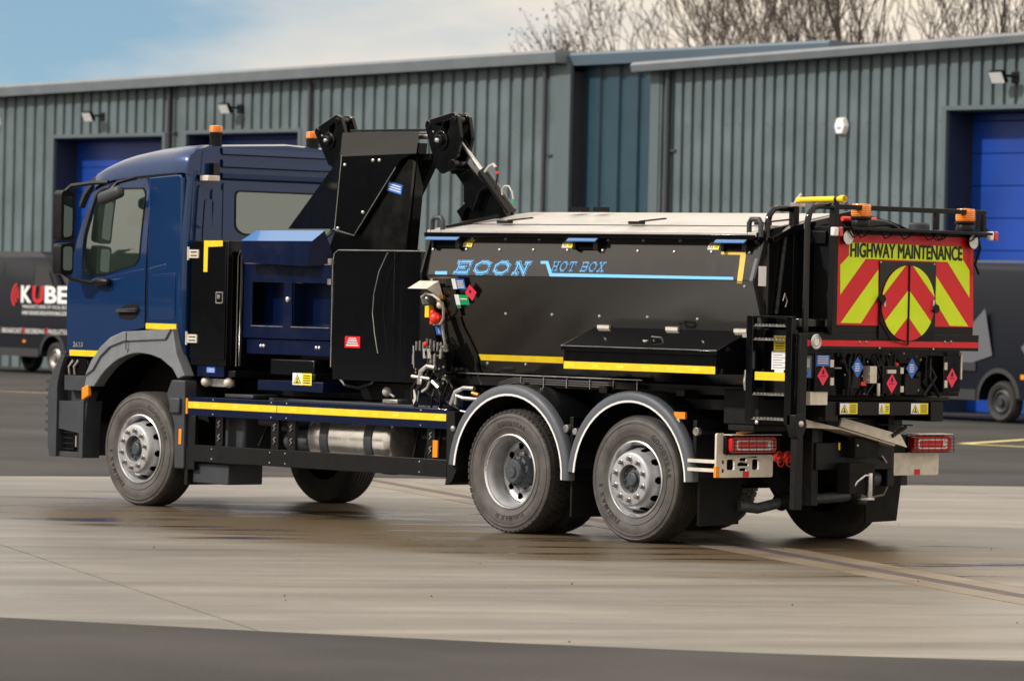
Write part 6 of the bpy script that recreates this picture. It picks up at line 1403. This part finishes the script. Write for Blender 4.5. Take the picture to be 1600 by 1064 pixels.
def rbeacon(u, v, X_):
    p = at(u, v, 0, X_); m_ = MB('blacksatin'); m_.lathe([(.001, 0), (.075, 0), (.08, .03), (.07, .06), (.085, .07), (.085, .09), (.001, .09)], p, 'z', 20); b_ = m_.build('beacon', T, smooth=True)
    m_ = MB('amber'); m_.lathe([(.078, .09), (.080, .10), (.080, .17), (.072, .19), (.001, .195)], p, 'z', 20)
    for i in range(5): m_.lathe([(.080, .10+i*.016), (.084, .105+i*.016), (.080, .11+i*.016)], p, 'z', 20)
    m_.build('lens', b_, smooth=True)
rbeacon(1345, 356, X-.02); rbeacon(1508, 363, X-.02)
m_ = MB('plastic'); p = at(1436, 361, 0, X); m_.lathe([(.001, 0), (.085, 0), (.085, .05), (.07, .065), (.001, .068)], p, 'z', 18); P(m_, 'gps_puck', smooth=True)
for u, v, s in ((1304, 362, -1), (1547, 369, 1)):
    p = at(u, v, 0, X+.05); m_ = MB('lenswhite'); m_.obox(p, UX, UY, UZ, .025, .026, .036); o_ = P(m_, 'marker_lamp', bevel=.01); m_ = MB('redlamp'); m_.obox(p+UY*.05, UX, UY, UZ, .028, .026, .038); m_.build('red_lens', o_, bevel=.01)
    if s == 1: m_ = MB('blacksatin'); m_.bar(p-UY*.05, p-UY*.18, .03, .03); m_.build('bracket', o_)
for u, v in ((1326, 371), (1522, 378)):
    p = at(u, v, 0, X+.05); m_ = MB('blacksatin'); m_.lathe([(.03, -.06), (.055, -.03), (.06, .0)], p, 'x', 18); o_ = P(m_, 'work_lamp', smooth=True); m_ = MB('lenswhite'); m_.lathe([(.058, 0), (.04, .006), (.001, .008)], p, 'x', 18); m_.build('lens', o_, smooth=True)
m_ = MB('redplastic'); m_.tube([at(1316, 342, 0, 1.45), at(1368, 344, 0, 1.45)], .02, 10); P(m_, 'red_handle', smooth=True)
m_ = MB('hose')
for i in range(5): m_.tube([at(1358, 345+i*2, 0, 1.5), at(1380, 347+i, 0, 1.5), at(1395, 352, 0, 1.52), at(1405, 358, 0, 1.55)], .014, 8)
P(m_, 'top_hose', smooth=True)

# ---------------- ladder, hand hoops, top rail
LX0, LX1 = 1.30, 1.73
m_ = MB('black')
def hoop(mb, x, yo, yi, zt, zb): mb.tube([(x, yo, zb), (x, yo, zt-.13), (x, yo+.02, zt-.06), (x, yo+.06, zt-.015), (x, yo+.12, zt), (x, yi-.02, zt)], .026, 10)
hoop(m_, LX0, .145, .44, 2.735, 1.88); hoop(m_, LX1, .155, .46, 2.755, 1.76); hh = P(m_, 'hand_hoop', smooth=True)
m_ = MB('blacksatin'); m_.box(LX0-.03, LX0+.03, .42, .48, 1.76, 2.765); m_.box(LX1-.035, LX1+.02, .44, .50, 1.74, 2.785); P(m_, 'hoop_post', bevel=.004)
m_ = MB('blacksatin'); y0 = yz(1302, 322, 1.73)[0]; e = yz(1527, 330, 1.73)[0]; zt = 2.80
m_.box(1.70, 1.74, .50, 2.27, 2.735, 2.775); m_.box(1.70, 1.74, 2.23, 2.27, 2.60, 2.734); m_.box(1.70, 1.74, 1.66, 1.70, 2.60, 2.734); m_.prism([(2.24, 2.62), (2.24, 2.72), (2.42, 2.60)], 'x', 1.64, 1.66); m_.prism([(.5, 2.60), (.5, 2.72), (.72, 2.58)], 'x', 1.64, 1.66); P(m_, 'top_rail', bevel=.004)
m_ = MB('yellow'); a = at(1246, 313, 1, .42); b = at(1320, 311, 1, .42); m_.tube([a, b], .024, 12); m_.tube([b-(b-a)*.08, b], .030, 12); m_.use('ink').tube([a.lerp(b, .82), a.lerp(b, .86)], .032, 12); m_.use('steel').box(a.x-.03, a.x+.03, a.y-.05, a.y+.06, a.z-.05, a.z-.02); m_.tube([a+Vector((0, -.03, -.03)), a+Vector((0, .04, .05))], .014, 6); yl = P(m_, 'yellow_lever', smooth=True)
# ladder
m_ = MB('black')
for x in (LX0, LX1): m_.box(x-.035, x+.035, -.03, .02, 1.02, 1.875)
m_.box(LX0-.035, LX1+.035, -.028, .02, 1.86, 1.876); m_.use('blackpanel').box(LX0+.036, LX1-.036, .10, .11, 1.25, 1.77); ld_ = P(m_, 'ladder', bevel=.003)
for z in (1.80, 1.69, 1.255, 1.06):
    m_ = MB('blacksatin'); m_.box(LX0+.036, LX1-.036, -.02, .13, z-.012, z); m_.use('nut')
    for i in range(9): m_.box(LX0+.05+i*.038, LX0+.075+i*.038, -.022, .10, z+.0005, z+.010)
    m_.use('steel').tube([(LX0+.036, -.0225, z-.006), (LX1-.036, -.0225, z-.006)], .0035, 5); m_.build('step', ld_)
m_ = MB('yellow'); (a, zb) = xz(1184, 583, .0); m_.box(LX0+.06, LX1-.055, .094, .099, 1.33, 1.41) if False else m_.box(LX0+.05, LX1-.045, -.012, -.008, 1.365, 1.43); m_.build('reflective_tape', ld_)
m_ = MB('signyellow'); m_.box(LX0+.15, LX0+.28, .094, .099, 1.60, 1.72); m_.use('ink').box(LX0+.155, LX0+.275, .0925, .0935, 1.685, 1.695); m_.text('CAUTION', (LX0+.158, .093, 1.697), UX, UZ, .018, width=.115)
for i in range(3): m_.box(LX0+.17, LX0+.26, .0925, .0935, 1.615+i*.02, 1.622+i*.02)
m_.use('white').box(LX0+.13, LX0+.305, .094, .099, 1.45, 1.595); m_.box(LX0+.165, LX0+.265, .094, .099, 1.415, 1.449); m_.use('ink')
for i in range(6): m_.box(LX0+.145, LX0+.28-(.03 if i % 2 else 0), .0925, .0935, 1.465+i*.02, 1.469+i*.02)
m_.build('caution_label', ld_)
m_ = MB('blacksatin'); m_.box(LX1+.04, LX1+.085, .02, .10, 1.05, 1.74); m_.prism([(-.03, 1.0), (-.03, 1.10), (.08, 1.12), (.11, 1.02), (.06, .92), (.0, .92)], 'x', LX1+.0, LX1+.09); m_.box(LX1-.0, LX1+.06, .02, .10, .35, .92); m_.use('steel').dome((LX1+.091, .04, 1.03), .028, 'x', 1, 8, .5); P(m_, 'ladder_arm', bevel=.004)
m_ = MB('steel'); m_.tube([(LX0-.045, -.01, 1.28), (LX0-.05, -.02, 1.35), (LX0-.045, -.01, 1.44)], .016, 8); m_.box(LX0-.10, LX0-.04, -.01, .02, 1.70, 1.73); m_.dome((LX0+.10, -.03, 1.03), .018, 'y', -1, 8); P(m_, 'ladder_catch')
# screw/chain behind hoop, white label, winch
m_ = MB('hub'); a, b = at(1228, 362, 0, 1.33), at(1213, 490, 0, 1.33); n = 44
m_.tube([a, b], .014, 8)
for i in range(n): p = a.lerp(b, i/n); m_.lathe([(.014, -.004), (.022, 0), (.014, .004)], p, 'z', 8)
m_.use('white').box(1.335, 1.338, *[yz(1184, 440, 1.33)[0], yz(1196, 440, 1.33)[0]], yz(1184, 447, 1.33)[1], yz(1184, 416, 1.33)[1]); m_.use('steel'); q = at(1223, 470, 0, 1.36); m_.tube([q, q+Vector((0, .02, .06)), q+Vector((0, .05, .0)), q+Vector((0, .03, -.05))], .006, 6); P(m_, 'lid_screw_jack', smooth=True)
m_ = MB('black'); m_.prism([yz(1205, 372, 1.36), yz(1240, 352, 1.36), yz(1300, 338, 1.36), yz(1303, 346, 1.36), yz(1242, 362, 1.36), yz(1207, 380, 1.36)], 'x', 1.32, 1.38); m_.use('blacksatin').prism([yz(1245, 372, 1.36), yz(1300, 345, 1.36), yz(1300, 368, 1.36), yz(1270, 378, 1.36), yz(1262, 384, 1.36)], 'x', 1.315, 1.33); m_.box(1.33, 1.6, .50, 2.1, 2.46, 2.56); P(m_, 'lid_end_frame', bevel=.004)
m_ = MB('blackpanel'); m_.box(1.40, 1.66, .16, .52, 1.795, 1.86); m_.box(1.4, 1.66, .55, .98, 1.74, 1.80); P(m_, 'rear_shelf', bevel=.006)
m_ = MB('hole'); m_.box(1.315, 1.325, .30, 2.2, 1.31, 2.45); P(m_, 'end_cover')
m_ = MB('copper'); m_.bar((1.1, .05, .93), (1.3, .45, 1.0), .01, .02); P(m_, 'brake_pipe')
m_ = MB('blackmatt'); m_.box(.9, 1.3, .1, .9, 1.0, 1.28); m_.box(1.0, 1.3, .05, .60, .95, 1.0); P(m_, 'rear_tool_tray', bevel=.01)
print('objects', len(bpy.data.objects), 'tris', sum(len(m.polygons) for m in bpy.data.meshes))
